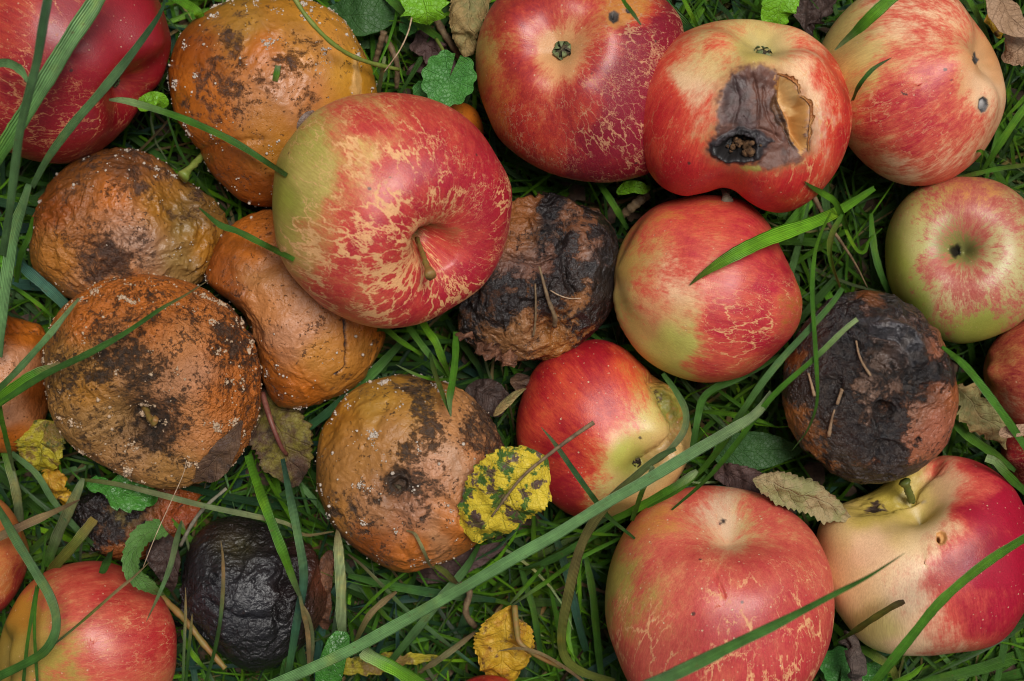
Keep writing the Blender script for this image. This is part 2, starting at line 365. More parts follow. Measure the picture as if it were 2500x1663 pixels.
def apple(key, name, label, c, poly, zc, vz, pole, mat, ground, red=None, rus=None, dark=None, wr=0.02, kind='stem',
          sd=.42, sw=.34, cd=.16, cw=.34, cavcol=(.26, .24, .07), cavr=.30, cavk=.8, other=None, lobes=.02, patches=(), pits=(), ridges=(),
          lump=.012, wgeo=0., wfreq=90, res=1.0, stem=None, calyx=None, mould=None, cat='apple', seed=1, pz=None, creases=(), stemfree=None, cavdark=.0, mcol=None, msize=1.0):
    A = Apple(); zc *= MM; vz *= MM; c = np.array(c) * OV; poly = np.array(poly) * OV
    A.c = c; A.zc = zc; cx, cy = W(c[0], c[1], zc); C3 = np.array([cx, cy, zc])
    Tn = polar_outline(poly, c); Tn = csmooth(Tn, 2.5); Tw = csmooth(Tn, 26); R = Tn.mean(); A.R = R
    Rm = R / S(zc)
    nf, nb_, seg = int(150 * res), 22, int(300 * res)
    th = np.concatenate([np.linspace(0, 1.80, nf), np.linspace(1.80, math.pi, nb_ + 1)[1:]]); th[0] = 1e-4
    lam = np.arange(seg) * 2 * math.pi / seg
    TH, LA = np.meshgrid(th, lam, indexing='ij')
    d = np.stack([np.sin(TH) * np.cos(LA), np.sin(TH) * np.sin(LA), np.cos(TH)], -1).reshape(-1, 3)
    off = (np.array(pole) * OV - c) / R; l = np.hypot(*off); s_ = min(l * 1.12, .985)
    if pz is None: ax = np.array([off[0] / (l + 1e-9) * s_, -off[1] / (l + 1e-9) * s_, math.sqrt(1 - s_ * s_)])
    else: ax = np.array([off[0] / (l + 1e-9), -off[1] / (l + 1e-9), pz])
    ax /= np.linalg.norm(ax)
    if kind == 'calyx': ax = -ax                                     # ax always points to the stem end
    t1 = np.cross(ax, [.31, .9, .2]); t1 /= np.linalg.norm(t1); t2 = np.cross(ax, t1)
    cph = np.clip(d @ ax, -1, 1); ph = np.arccos(cph); lam2 = np.arctan2(d @ t2, d @ t1)
    def prof(ph, lam2):
        cp = np.cos(ph); r = 1 / np.sqrt((cp / .94) ** 2 + np.sin(ph) ** 2)
        r = r * (1 + .05 * np.exp(-((ph - .72) / .36) ** 2) - .05 * np.exp(-((ph - 2.2) / .5) ** 2) + .05 * np.exp(-((ph - 2.72) / .22) ** 2) * (cd > .05))
        r = r * (1 + np.clip(np.sin(ph) * 2.2, 0, 1) ** 1.5 * (lobes * np.cos(5 * lam2 + seed) * (sstep(1.3, 2.7, ph) + .5 * sstep(1.2, .4, ph)) + lobes * .8 * np.cos(2 * lam2 + seed * 2)))
        r = r * (1 - sd * np.exp(-(ph / sw) ** 1.7) - cd * np.exp(-((math.pi - ph) / cw) ** 1.8))
        return r
    r = prof(ph, lam2)
    V = d * r[:, None] * Rm; V[:, 2] *= vz / Rm
    V = V + C3
    for it in range(4):
        x, y = PX(V); ex, ey = x - c[0], y - c[1]; ta = np.arctan2(ey, ex); rho = np.hypot(ex, ey)
        b = ((ta + math.pi) / (2 * math.pi) * 360).astype(int) % 360
        E = np.zeros(360); np.maximum.at(E, b, rho); E = np.max([np.roll(E, q) for q in (-2, -1, 0, 1, 2)], 0) if res < 1 else E
        E = np.maximum(E, 1e-6); E = csmooth(E, 1.5)
        sN = Tn / E; sW = Tw / csmooth(E, 26) if it == 0 else np.ones(360)
        bb = (ta + math.pi) / (2 * math.pi) * 360 - .5; xi = np.arange(-1, 361)
        iN = np.interp(bb, xi, np.concatenate([sN[-1:], sN, sN[:1]])); iW = np.interp(bb, xi, np.concatenate([sW[-1:], sW, sW[:1]]))
        k = rho / np.interp(bb, xi, np.concatenate([E[-1:], E, E[:1]])); k = sstep(.45, .97, k)
        f = iW * (1 - k) + iN * k
        V[:, :2] = (V[:, :2] - C3[:2]) * f[:, None] + C3[:2]
    x, y = PX(V); front = sstep(-.25, .05, d[:, 2])
    Pl = V - C3
    # displacement -----------------------------------------------------------
    N0 = d.copy(); N0[:, 2] *= 1.0
    disp = fbm(Pl, 42, 2, seed) * lump * Rm * 2
    if wgeo:
        nz = ridged(Pl + .006 * fbm(Pl, 60, 2, seed + 5)[:, None], wfreq, 4, seed); lf = sstep(-.25, .35, fbm(Pl, 40, 2, seed + 9))
        disp += wgeo * MM * (nz - .55) * (.35 + lf)
    lat = sstep(.12, .5, ph) * sstep(.12, .5, math.pi - ph)
    wx = x + fbm(Pl, 330, 3, seed + 2) * 26; wy = y + fbm(Pl, 330, 3, seed + 3) * 26
    for (qx, qy, rx, ry, rot, dep) in pits:                          # ov px, ov px radii, deg, mm
        qx, qy, rx, ry = qx * OV, qy * OV, rx * OV, ry * OV; a = math.radians(rot)
        jw = .35 if min(rx, ry) > 14 else .1
        u = (x + (wx - x) * jw - qx) * math.cos(a) + (y + (wy - y) * jw - qy) * math.sin(a); v = -(x - qx) * math.sin(a) + (y + (wy - y) * jw - qy) * math.cos(a)
        q = np.sqrt((u / rx) ** 2 + (v / ry) ** 2)
        disp -= dep * MM * (1 - sstep(.55, 1.05, q)) * front
    for (pts, wd_, dep) in creases:                                  # line, width (ov px), depth mm (+ in, - ridge)
        q = np.full(len(x), 1e9); pts = catmull(np.array(pts, float) * OV, 14)
        for a, b2 in zip(pts[:-1], pts[1:]):
            kx = x + (wx - x) * .3; ky = y + (wy - y) * .3
            e = b2 - a; t = np.clip(((kx - a[0]) * e[0] + (ky - a[1]) * e[1]) / (e @ e), 0, 1)
            q = np.minimum(q, np.hypot(kx - a[0] - t * e[0], ky - a[1] - t * e[1]))
        disp -= dep * MM * np.exp(-(q / (wd_ * OV)) ** 2) * front
    over = np.zeros((len(x), 4)); over[:, :3] = .1
    for pt in patches:       # dict(poly, col, soft, dep, warp, k)
        jw = pt.get('warp', 1.)
        rg = pt.get('rag', 0) * 7
        sdv = poly_sdf(x + (wx - x) * jw, y + (wy - y) * jw, np.array(pt['poly'], float) * OV) + (rg * fbm(Pl, 800, 3, seed + 8) * 2 if rg else 0)
        so_ = pt.get('soft', 5) * OV; m = sstep(-so_ / 2, so_ / 2, sdv) * front
        if pt.get('hole'): m = m * (1 - sstep(-so_ / 2, so_ / 2, sdv - pt['hole'] * OV))
        if 'dep' in pt: disp -= pt['dep'] * MM * sstep(0, pt.get('dsoft', 12) * OV, poly_sdf(x + (wx - x) * jw * .5, y + (wy - y) * jw * .5, np.array(pt['poly'], float) * OV)) * front
        if 'rough' in pt: disp += pt['rough'] * MM * (ridged(Pl, pt.get('rf', 300), 4, seed + 7) - .5) * m
        if pt.get('rim'): disp += pt['rim'] * MM * np.exp(-((sdv + 4) / 7) ** 2) * front
        if pt.get('col') is not None:
            m = m * pt.get('k', 1.); cc = np.array(pt['col'])
            if 'col2' in pt:
                nn = sstep(-.12, .16, fbm(Pl, pt.get('cf', 260), 4, seed + 4))[:, None]; cc = cc * (1 - nn) + np.array(pt['col2']) * nn
            na = m + over[:, 3] * (1 - m)
            over[:, :3] = (m[:, None] * cc + (over[:, 3] * (1 - m))[:, None] * over[:, :3]) / np.maximum(na, 1e-5)[:, None]; over[:, 3] = na
    V = V + N0 * disp[:, None]
    # paint -------------------------------------------------------------------
    gw = x + fbm(Pl, 90, 3, seed + 11) * 40, y + fbm(Pl, 90, 3, seed + 12) * 40
    G = field(gw[0], gw[1], ground, R)
    rd = field(gw[0], gw[1], red, R) if red else np.full(len(x), -2.)
    vis_ph = ph if kind == 'stem' else math.pi - ph
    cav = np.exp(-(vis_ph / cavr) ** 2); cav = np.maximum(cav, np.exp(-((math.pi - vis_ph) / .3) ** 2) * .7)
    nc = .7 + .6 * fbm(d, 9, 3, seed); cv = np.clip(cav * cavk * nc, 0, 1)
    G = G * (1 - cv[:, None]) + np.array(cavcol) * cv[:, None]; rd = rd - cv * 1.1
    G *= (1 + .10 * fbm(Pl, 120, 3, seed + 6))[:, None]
    ru = field(gw[0], gw[1], rus, R) * (1 - np.clip(cv * 1.3, 0, 1)) if rus else np.zeros(len(x))
    if dark or 'rot' in cat: G *= np.array([.88, .83, .80])
    dk = field(gw[0], gw[1], dark, R) if dark else np.zeros(len(x))
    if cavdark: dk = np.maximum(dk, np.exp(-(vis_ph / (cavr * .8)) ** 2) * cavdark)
    sv = np.stack([np.cos(lam2) * 3 * (.35 + .65 * np.sin(ph)), np.sin(lam2) * 3 * (.35 + .65 * np.sin(ph)), ph * 1.15 + seed * 3], -1)
    mis = np.stack([ru, dk, np.full(len(x), wr)], -1) if not isinstance(wr, (list, tuple)) else np.stack([ru, dk, field(gw[0], gw[1], wr, R)], -1)
    g4 = np.concatenate([np.clip(G, 0, 1), rd[:, None]], 1)
    F = gridf(len(th), seg, True)[:, ::-1]
    base = np.array([cx, cy, max(0.0, V[:, 2].min())])
    lo = base.copy()
    e = thing(name, label, cat, tuple(lo), None)
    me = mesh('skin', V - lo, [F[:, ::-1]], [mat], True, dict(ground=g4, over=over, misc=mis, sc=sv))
    obj('skin', me, e)
    A.e = e; A.lo = lo; A.V = V; A.d = d; A.x, A.y = PX(V); A.front = d[:, 2] > .02; A.ax = ax; A.C3 = C3; A.ph = ph; A.Rm = Rm
    A.grid = (len(th), seg)
    nrm = np.zeros_like(V)
    Vg = V.reshape(len(th), seg, 3); du = np.gradient(Vg, axis=0); dv = np.roll(Vg, -1, 1) - np.roll(Vg, 1, 1)
    nn = np.cross(du, dv).reshape(-1, 3); nn /= np.linalg.norm(nn, axis=1)[:, None] + 1e-12
    A.N = np.where((nn * d).sum(1)[:, None] < 0, -nn, nn)
    APPLES[key] = A
    # pole points
    pd = ax if kind == 'stem' else -ax
    i0 = np.argmax(d @ pd); A.pole = V[i0].copy(); A.poledir = pd
    if stem:      # list of ov px + z(mm) or 'axis'
        rad0, rad1, pts, sm = stem
        P = [A.pole - pd * .5 * MM] + [np.array([*W(px * OV, py * OV, z * MM), z * MM]) for px, py, z in pts]
        P = catmull(P, 18); t = np.linspace(0, 1, 18)
        rr = (rad0 + (rad1 - rad0) * t) * MM * (1 + .12 * np.sin(t * 17)); rr[-3:] *= np.array([1.15, 1.35, 1.3])
        Vt, Ft = tube(P, rr, 10); Vt += .12 * MM * np.random.default_rng(seed).normal(size=Vt.shape)
        obj('stem', mesh('stem', Vt - lo, Ft, [sm]), e)
    if stemfree:
        rad0, rad1, pts, sm = stemfree
        if key == 'C': pts = [(px, py, z if i_ == 0 else max(z, (A.V[near(A, px * OV, py * OV)][2] / MM) + 1.3 + i_ * .5)) for i_, (px, py, z) in enumerate(pts)]
        P = catmull([np.array([*W(px * OV, py * OV, z * MM), z * MM]) for px, py, z in pts], 18); t = np.linspace(0, 1, 18)
        rr = (rad0 + (rad1 - rad0) * t) * MM; rr[-4:] *= np.array([1.15, 1.5, 1.9, 1.9])
        Vt, Ft = tube(P, rr, 10); Vt += .12 * MM * np.random.default_rng(seed).normal(size=Vt.shape)
        obj('stem', mesh('stem', Vt - lo, Ft, [sm]), e)
    if calyx:
        sz, smat = calyx[:2]; make_calyx(A, e, lo, sz * MM, smat, seed, *(calyx[2:]))
    if mould: scatter(A, e, lo, mould, seed, 'mould_spots', mcol or MOULD, msize)
    return A

def frame(n):
    n = n / np.linalg.norm(n); a = np.cross(n, [.3, .8, .17]); a /= np.linalg.norm(a); return a, np.cross(n, a), n
def make_calyx(A, e, lo, sz, smat, seed, lift=.35, closed=.6):
    r_ = np.random.default_rng(seed + 50); a, b, n = frame(A.poledir); p0 = A.pole + n * sz * lift
    t = np.linspace(0, 1, 7); P = [p0 - n * sz * (.9 - 1.1 * k) for k in t]
    rr = sz * (.45 + .12 * t); V, F = tube(np.array(P), rr, 14)
    V += r_.normal(size=V.shape) * sz * .04
    cup = obj('calyx', mesh('calyx', V - lo, F, [SEPAL_DARK]), e)
    for k in range(5):
        an = k * 2 * math.pi / 5 + r_.normal() * .15; rad = a * math.cos(an) + b * math.sin(an); tan = np.cross(n, rad)
        nu, nv = 10, 7; t = np.linspace(0, 1, nu)[:, None]; u = np.linspace(-1, 1, nv)[None]
        wd = sz * .48 * (1 - t ** 1.6) * (1 - .2 * t) + sz * .015
        rho = sz * (.50 + .55 * np.sin(t * 2.2) * closed - .55 * t * t * closed * 1.6 + r_.normal() * .08)
        hh = sz * (.0 + .9 * t - .35 * t * t) + sz * .16 * np.abs(u) * (1 - t)
        X = p0 + rad * rho[..., None] + n * hh[..., None] + tan * (wd * u)[..., None] + n * (sz * .10 * r_.normal() * t)[..., None]
        X = X + r_.normal(size=X.shape) * sz * .02
        X2 = X - n * sz * .07
        V = np.vstack([X.reshape(-1, 3), X2.reshape(-1, 3)])
        obj('sepal', mesh('sepal', V - lo, [gridf(nu, nv), gridf(nu, nv, off=nu * nv)[:, ::-1]], [smat]), cup)
    V, F = tube(np.array([p0 - n * sz * .1, p0 + n * sz * .55]), sz * .12, 6)

ICO_V = None
def ico():
    t = (1 + 5 ** .5) / 2
    v = np.array([(-1, t, 0), (1, t, 0), (-1, -t, 0), (1, -t, 0), (0, -1, t), (0, 1, t), (0, -1, -t), (0, 1, -t), (t, 0, -1), (t, 0, 1), (-t, 0, -1), (-t, 0, 1)], float)
    f = np.array([(0, 11, 5), (0, 5, 1), (0, 1, 7), (0, 7, 10), (0, 10, 11), (1, 5, 9), (5, 11, 4), (11, 10, 2), (10, 7, 6), (7, 1, 8), (3, 9, 4), (3, 4, 2), (3, 2, 6), (3, 6, 8), (3, 8, 9), (4, 9, 5), (2, 4, 11), (6, 2, 10), (8, 6, 7), (9, 8, 1)])
    return v / np.linalg.norm(v[0]), f
IV, IF = ico()
def scatter(A, e, lo, spec, seed, name, mat, msize=1.0):
    """spec: (count, [(x,y,density)...], clustering)"""
    n, pts, clus = spec; clus = clus * 1.7; n = int(n * 1.0); r_ = np.random.default_rng(seed + 99)
    area = np.sin(np.arccos(np.clip(A.d[:, 2], -1, 1))) + 1e-3
    dens = np.clip(field(A.x, A.y, pts, A.R), 0, 9) * area * (A.d[:, 2] > -.25)
    cl = fbm(A.V, 170, 3, seed + 20); dens *= np.exp(clus * 7 * cl)
    dens /= dens.sum(); idx = r_.choice(len(dens), n, p=dens)
    s = np.exp(r_.normal(-1.68, .45, n)) * MM * 1.15 * msize; s = np.minimum(s, .75 * MM)
    P = A.V[idx] + A.N[idx] * (s * .35)[:, None] + r_.normal(size=(n, 3)) * .15 * MM
    V = P[:, None] + IV[None] * s[:, None, None] * (1 + r_.normal(size=(n, 12, 1)) * .13)
    F = IF[None] + (np.arange(n) * 12)[:, None, None]
    o = obj(name, mesh(name, V.reshape(-1, 3) - lo, [F.reshape(-1, 3)], [mat]), e); o['kind'] = 'stuff'
def lump_part(A, name, pts, mat, seed=1):
    """pts: (x, y, size mm, lift mm) on the apple: knobbly crumb heap as one part"""
    Vs, Fs, k = [], [], 0; r_ = np.random.default_rng(seed)
    for px, py, sz, lf in pts:
        i = near(A, px * OV, py * OV); p = A.V[i] + A.N[i] * lf * MM
        a = r_.normal(size=(12, 1)) * .36
        Vs.append(p + IV * sz * MM * (1 + a)); Fs.append(IF + k); k += 12
    o = obj(name, mesh(name, np.vstack(Vs) - A.lo, [np.vstack(Fs)], [mat]), A.e)
    m = o.modifiers.new('sub', 'SUBSURF'); m.levels = m.render_levels = 1
    return o
def near(A, x, y):
    q = (A.x - x) ** 2 + (A.y - y) ** 2 + np.where(A.front, 0, 1e9); return int(np.argmin(q))
def surf(x, y, default=0):
    """highest apple surface at a spot of the picture (native px) -> z"""
    best = default
    for A in APPLES.values():
        if abs(A.c[0] - x) > A.R * 1.5 or abs(A.c[1] - y) > A.R * 1.5: continue
        q = (A.x - x) ** 2 + (A.y - y) ** 2 + np.where(A.front, 0, 1e9); i = int(np.argmin(q))
        if q[i] < 64: best = max(best, A.V[i, 2])
    return best

# ---- fresh apple skins
M_C = skin_mat(rk=0.86, ka=.8, name='skin_streaked_russet', redA=(.60, .065, .045), redB=(.40, .008, .028), rus=(.70, .38, .16), rv=2.7, dots=.3)
M_A = skin_mat(rk=0.6, name='skin_crimson', redA=(.46, .045, .025), redB=(.29, .006, .016), rus=(.56, .22, .09), rv=2.3, ka=1.0, kb=.5, rough=.40)
M_D = skin_mat(rk=0.5, name='skin_dark_red', redA=(.52, .05, .03), redB=(.24, .007, .024), rus=(.50, .24, .12), rv=3.2, ka=.9, dots=.6)
M_E = skin_mat(rk=0.5, name='skin_red_orange', redA=(.72, .075, .035), redB=(.52, .012, .018), rus=(.68, .34, .14), rv=2.0, ka=.9, dots=.4)
M_F = skin_mat(rk=0.3, name='skin_pink_striped', redA=(.70, .13, .07), redB=(.52, .025, .040), rus=(.70, .36, .17), rv=1.9, ka=1.5, s1=1.3, dots=.5)
M_G = skin_mat('skin_green_striped', redA=(.50, .14, .09), redB=(.42, .07, .05), rv=2, ka=2.0, s1=1.5, dots=.5)
M_H = skin_mat(rk=0.28, name='skin_blushed', redA=(.66, .095, .055), redB=(.48, .016, .036), rus=(.74, .42, .18), rv=2.0, ka=1.0, kb=1.1, s1=.9, dots=.35)
M_I = skin_mat('skin_red_yellow', redA=(.66, .07, .03), redB=(.40, .009, .018), rv=2.0, ka=1.1, kb=.7, dots=.9)
M_J = skin_mat(rk=0.5, name='skin_pinkish_red', redA=(.64, .12, .075), redB=(.52, .036, .046), rus=(.76, .40, .18), rv=1.5, ka=.9, kb=.7, dots=.95)
M_K = skin_mat(rk=0.3, name='skin_cream_crimson', redA=(.66, .09, .06), redB=(.40, .002, .026), rus=(.70, .30, .16), rv=2.2, ka=.7, kb=.7, dots=.6)
M_V = skin_mat(rk=0.3, name='skin_low_red', redA=(.58, .10, .055), redB=(.44, .02, .022), rus=(.64, .30, .13), rv=2.0, ka=1.1, kb=.7, dots=.6)
M_U = skin_mat(rk=0.5, name='skin_orange', redA=(.60, .17, .05), redB=(.40, .03, .03), rus=(.64, .30, .13), rv=2.0, ka=1.0, dots=.5)
M_L = skin_mat(rk=0.4, name='skin_spotted_red', redA=(.50, .10, .05), redB=(.30, .02, .03), rus=(.60, .30, .13), rv=2.4, ka=1.7, s1=1.2, dots=.6)
# ---- rotten skins
R_B = skin_mat('rot_orange', dark=(.045, .022, .014), dark2=(.14, .06, .03), ds=130, rough=.36, bumpk=.20, wr=210, mott=.6, dots=0, dthr=.60, dsoft=.06, spec=.5)
R_N = skin_mat('rot_earthy', dark=(.030, .022, .016), dark2=(.13, .07, .04), ds=230, rough=.46, bumpk=.34, wr=300, mott=.7, dots=0, dthr=.585, dsoft=.055, spec=.45)
R_P = skin_mat('rot_ochre', dark=(.028, .020, .015), dark2=(.10, .055, .03), ds=150, rough=.42, bumpk=.22, wr=240, mott=.6, dots=0, dthr=.585, dsoft=.055, spec=.5)
R_Q = skin_mat(db=.35, name='rot_black_tan', dark=(.007, .008, .010), dark2=(.024, .020, .020), ds=100, rough=.22, bumpk=.34, wr=150, mott=.6, dots=0, dthr=.55, dsoft=.04, spec=.6)
R_R = skin_mat(db=.6, name='rot_black_rust', dark=(.009, .009, .011), dark2=(.05, .038, .032), ds=120, rough=.28, bumpk=.42, wr=190, mott=.7, dots=0, dthr=.55, dsoft=.04)
R_S = skin_mat(db=0., name='rot_black', dark=(.010, .010, .012), dark2=(.026, .022, .022), ds=80, rough=.25, bumpk=.28, wr=230, mott=.5, dots=0, dthr=.48, spec=.6)

# ---- the apples (outline, spots and colours in picture px; heights in mm)
apple('A', 'crimson_apple', 'deep crimson apple with fine cracked rings in the top left corner, under grass blades', (150, 125),
      [(393, 110), (385, 60), (360, -5), (300, -70), (200, -118), (100, -118), (0, -80), (-75, 0), (-95, 120), (-80, 240), (-10, 330), (60, 365), (140, 378), (205, 362), (255, 330), (290, 295), (312, 262), (326, 238), (345, 215), (372, 180)],
      42, 34, (330, 225), M_A, [(150, 100, (.45, .16, .06)), (20, 20, AMBER), (330, 215, OCH)],
      [(150, 60, 1.1), (20, 10, .75), (0, 60, .8), (60, 180, 1.0), (220, 250, 1.3), (330, 100, 1.2), (250, 330, 1.1)],
      [(60, 40, .25), (150, 250, .12), (70, 320, .6), (150, 330, .75), (220, 320, .6), (40, 240, .5), (280, 270, .25), (300, 100, .05), (200, 120, .12)],
      kind='calyx', cd=.34, cw=.30, cavcol=(.30, .20, .06), cavr=.26, cavk=.6, lobes=.03, seed=2, calyx=(2.6, SEPAL))
apple('D', 'dark_red_apple', 'dark red apple with net-like russet and a green calyx facing up, touching the top edge', (1335, 180),
      [(1575, 90), (1560, 30), (1500, -30), (1430, -62), (1330, -72), (1220, -50), (1150, -10), (1108, 60), (1095, 130), (1103, 210), (1130, 280), (1160, 328), (1210, 370), (1290, 405), (1380, 418), (1450, 412), (1510, 390), (1555, 330), (1580, 240), (1585, 160)],
      38, 33, (1280, 133), M_D, [(1250, 100, PEACH), (1120, 200, AMBER), (1130, 100, (.55, .38, .10)), (1280, 150, PEACH), (1450, 20, AMBER), (1400, 300, TAN)],
      [(1280, 130, .25), (1230, 60, .85), (1330, 20, .6), (1200, 120, .75), (1115, 150, .35), (1125, 250, .4), (1230, 300, .75), (1200, 230, .6), (1330, 230, .75), (1450, 100, 1.1), (1450, 200, 1.3), (1400, 350, 1.2), (1520, 60, 1.3), (1500, 300, 1.3), (1450, 20, .15), (1420, 40, .3)],
      [(1280, 130, .1), (1480, 110, .75), (1520, 60, .8), (1400, 150, .5), (1350, 260, .4), (1250, 330, .5), (1380, 340, .7), (1450, 380, .6), (1180, 150, .05), (1450, 250, .3), (1300, 50, .05)],
      kind='calyx', cd=.30, cw=.36, cavcol=(.40, .26, .10), cavr=.26, cavk=.7, lobes=.03, seed=3, calyx=(4.2, SEPAL, .15, .75),
      patches=[dict(poly=[(1392, 28), (1425, 22), (1452, 32), (1450, 52), (1415, 66), (1395, 52)], col=AMBER, soft=14, k=.8),
               dict(poly=[(1400, 30), (1412, 26), (1424, 34), (1424, 48), (1412, 54), (1402, 46)], col=(.07, .055, .045), soft=5, dep=.8, dsoft=6, warp=.2),
               dict(poly=[(1408, 34), (1414, 34), (1414, 44), (1408, 42)], col=(.008, .006, .005), soft=3, dep=1.5, dsoft=4, warp=.1),
               dict(poly=[(1440, 20), (1448, 18), (1454, 26), (1450, 32), (1442, 30)], col=(.05, .04, .04), soft=4, dep=.7, dsoft=5, warp=.2)])
apple('F', 'pink_striped_apple', 'pink striped apple with a small round grey worm hole, in the top right', (2120, 195),
      [(1885, 130), (1900, 85), (1935, 35), (1990, -15), (2060, -42), (2140, -40), (2200, -8), (2235, 42), (2272, 92), (2300, 140), (2314, 195), (2312, 245), (2292, 300), (2250, 368), (2190, 412), (2120, 427), (2055, 418), (2000, 388), (1955, 340), (1920, 280), (1890, 200)],
      37, 32, (2262, 145), M_F, [(1930, 80, (.66, .48, .16)), (1960, 200, YEL), (2100, 0, CREAM), (2200, 200, PEACH), (2270, 200, CREAM), (2280, 150, TAN), (2100, 400, CREAM), (2000, 350, PEACH)],
      [(1930, 80, .05), (1960, 180, .1), (2050, 60, .40), (2150, 20, .45), (2120, 130, .5), (2150, 180, .95), (2050, 250, .95), (2100, 300, 1.0), (2200, 280, .85), (2240, 200, .2), (2280, 140, .1), (2290, 260, .4), (2250, 330, .45), (2180, 380, .6), (2050, 390, .35), (1980, 330, .5), (2220, 60, .5)],
      [(2050, 220, .4), (2030, 290, .5), (2150, 350, .4), (2200, 100, .0), (1950, 100, 0), (2250, 250, .1)],
      kind='calyx', cd=.30, cw=.42, cavcol=(.45, .30, .14), cavr=.36, cavk=.7, seed=4, lobes=.03,
      patches=[dict(poly=[(2250, 224), (2262, 218), (2274, 224), (2277, 242), (2270, 260), (2258, 264), (2248, 252)], col=(.5, .36, .2), soft=14, k=.5, warp=.1),
               dict(poly=[(2252, 228), (2262, 221), (2272, 228), (2274, 242), (2268, 256), (2258, 260), (2250, 248)], col=(.05, .045, .045), soft=3, dep=.8, dsoft=5, warp=.05),
               dict(poly=[(2256, 234), (2264, 228), (2269, 238), (2266, 250), (2258, 252), (2254, 244)], col=(.34, .32, .31), soft=4, dep=-.5, dsoft=5, warp=.1),
               dict(poly=[(2238, 122), (2246, 130), (2252, 142), (2246, 150), (2238, 140)], col=(.03, .03, .03), soft=4, dep=.8, warp=.4),
               dict(poly=[(2076, 210), (2090, 214), (2094, 220), (2080, 218)], col=(.03, .03, .03), soft=2, warp=.5)])
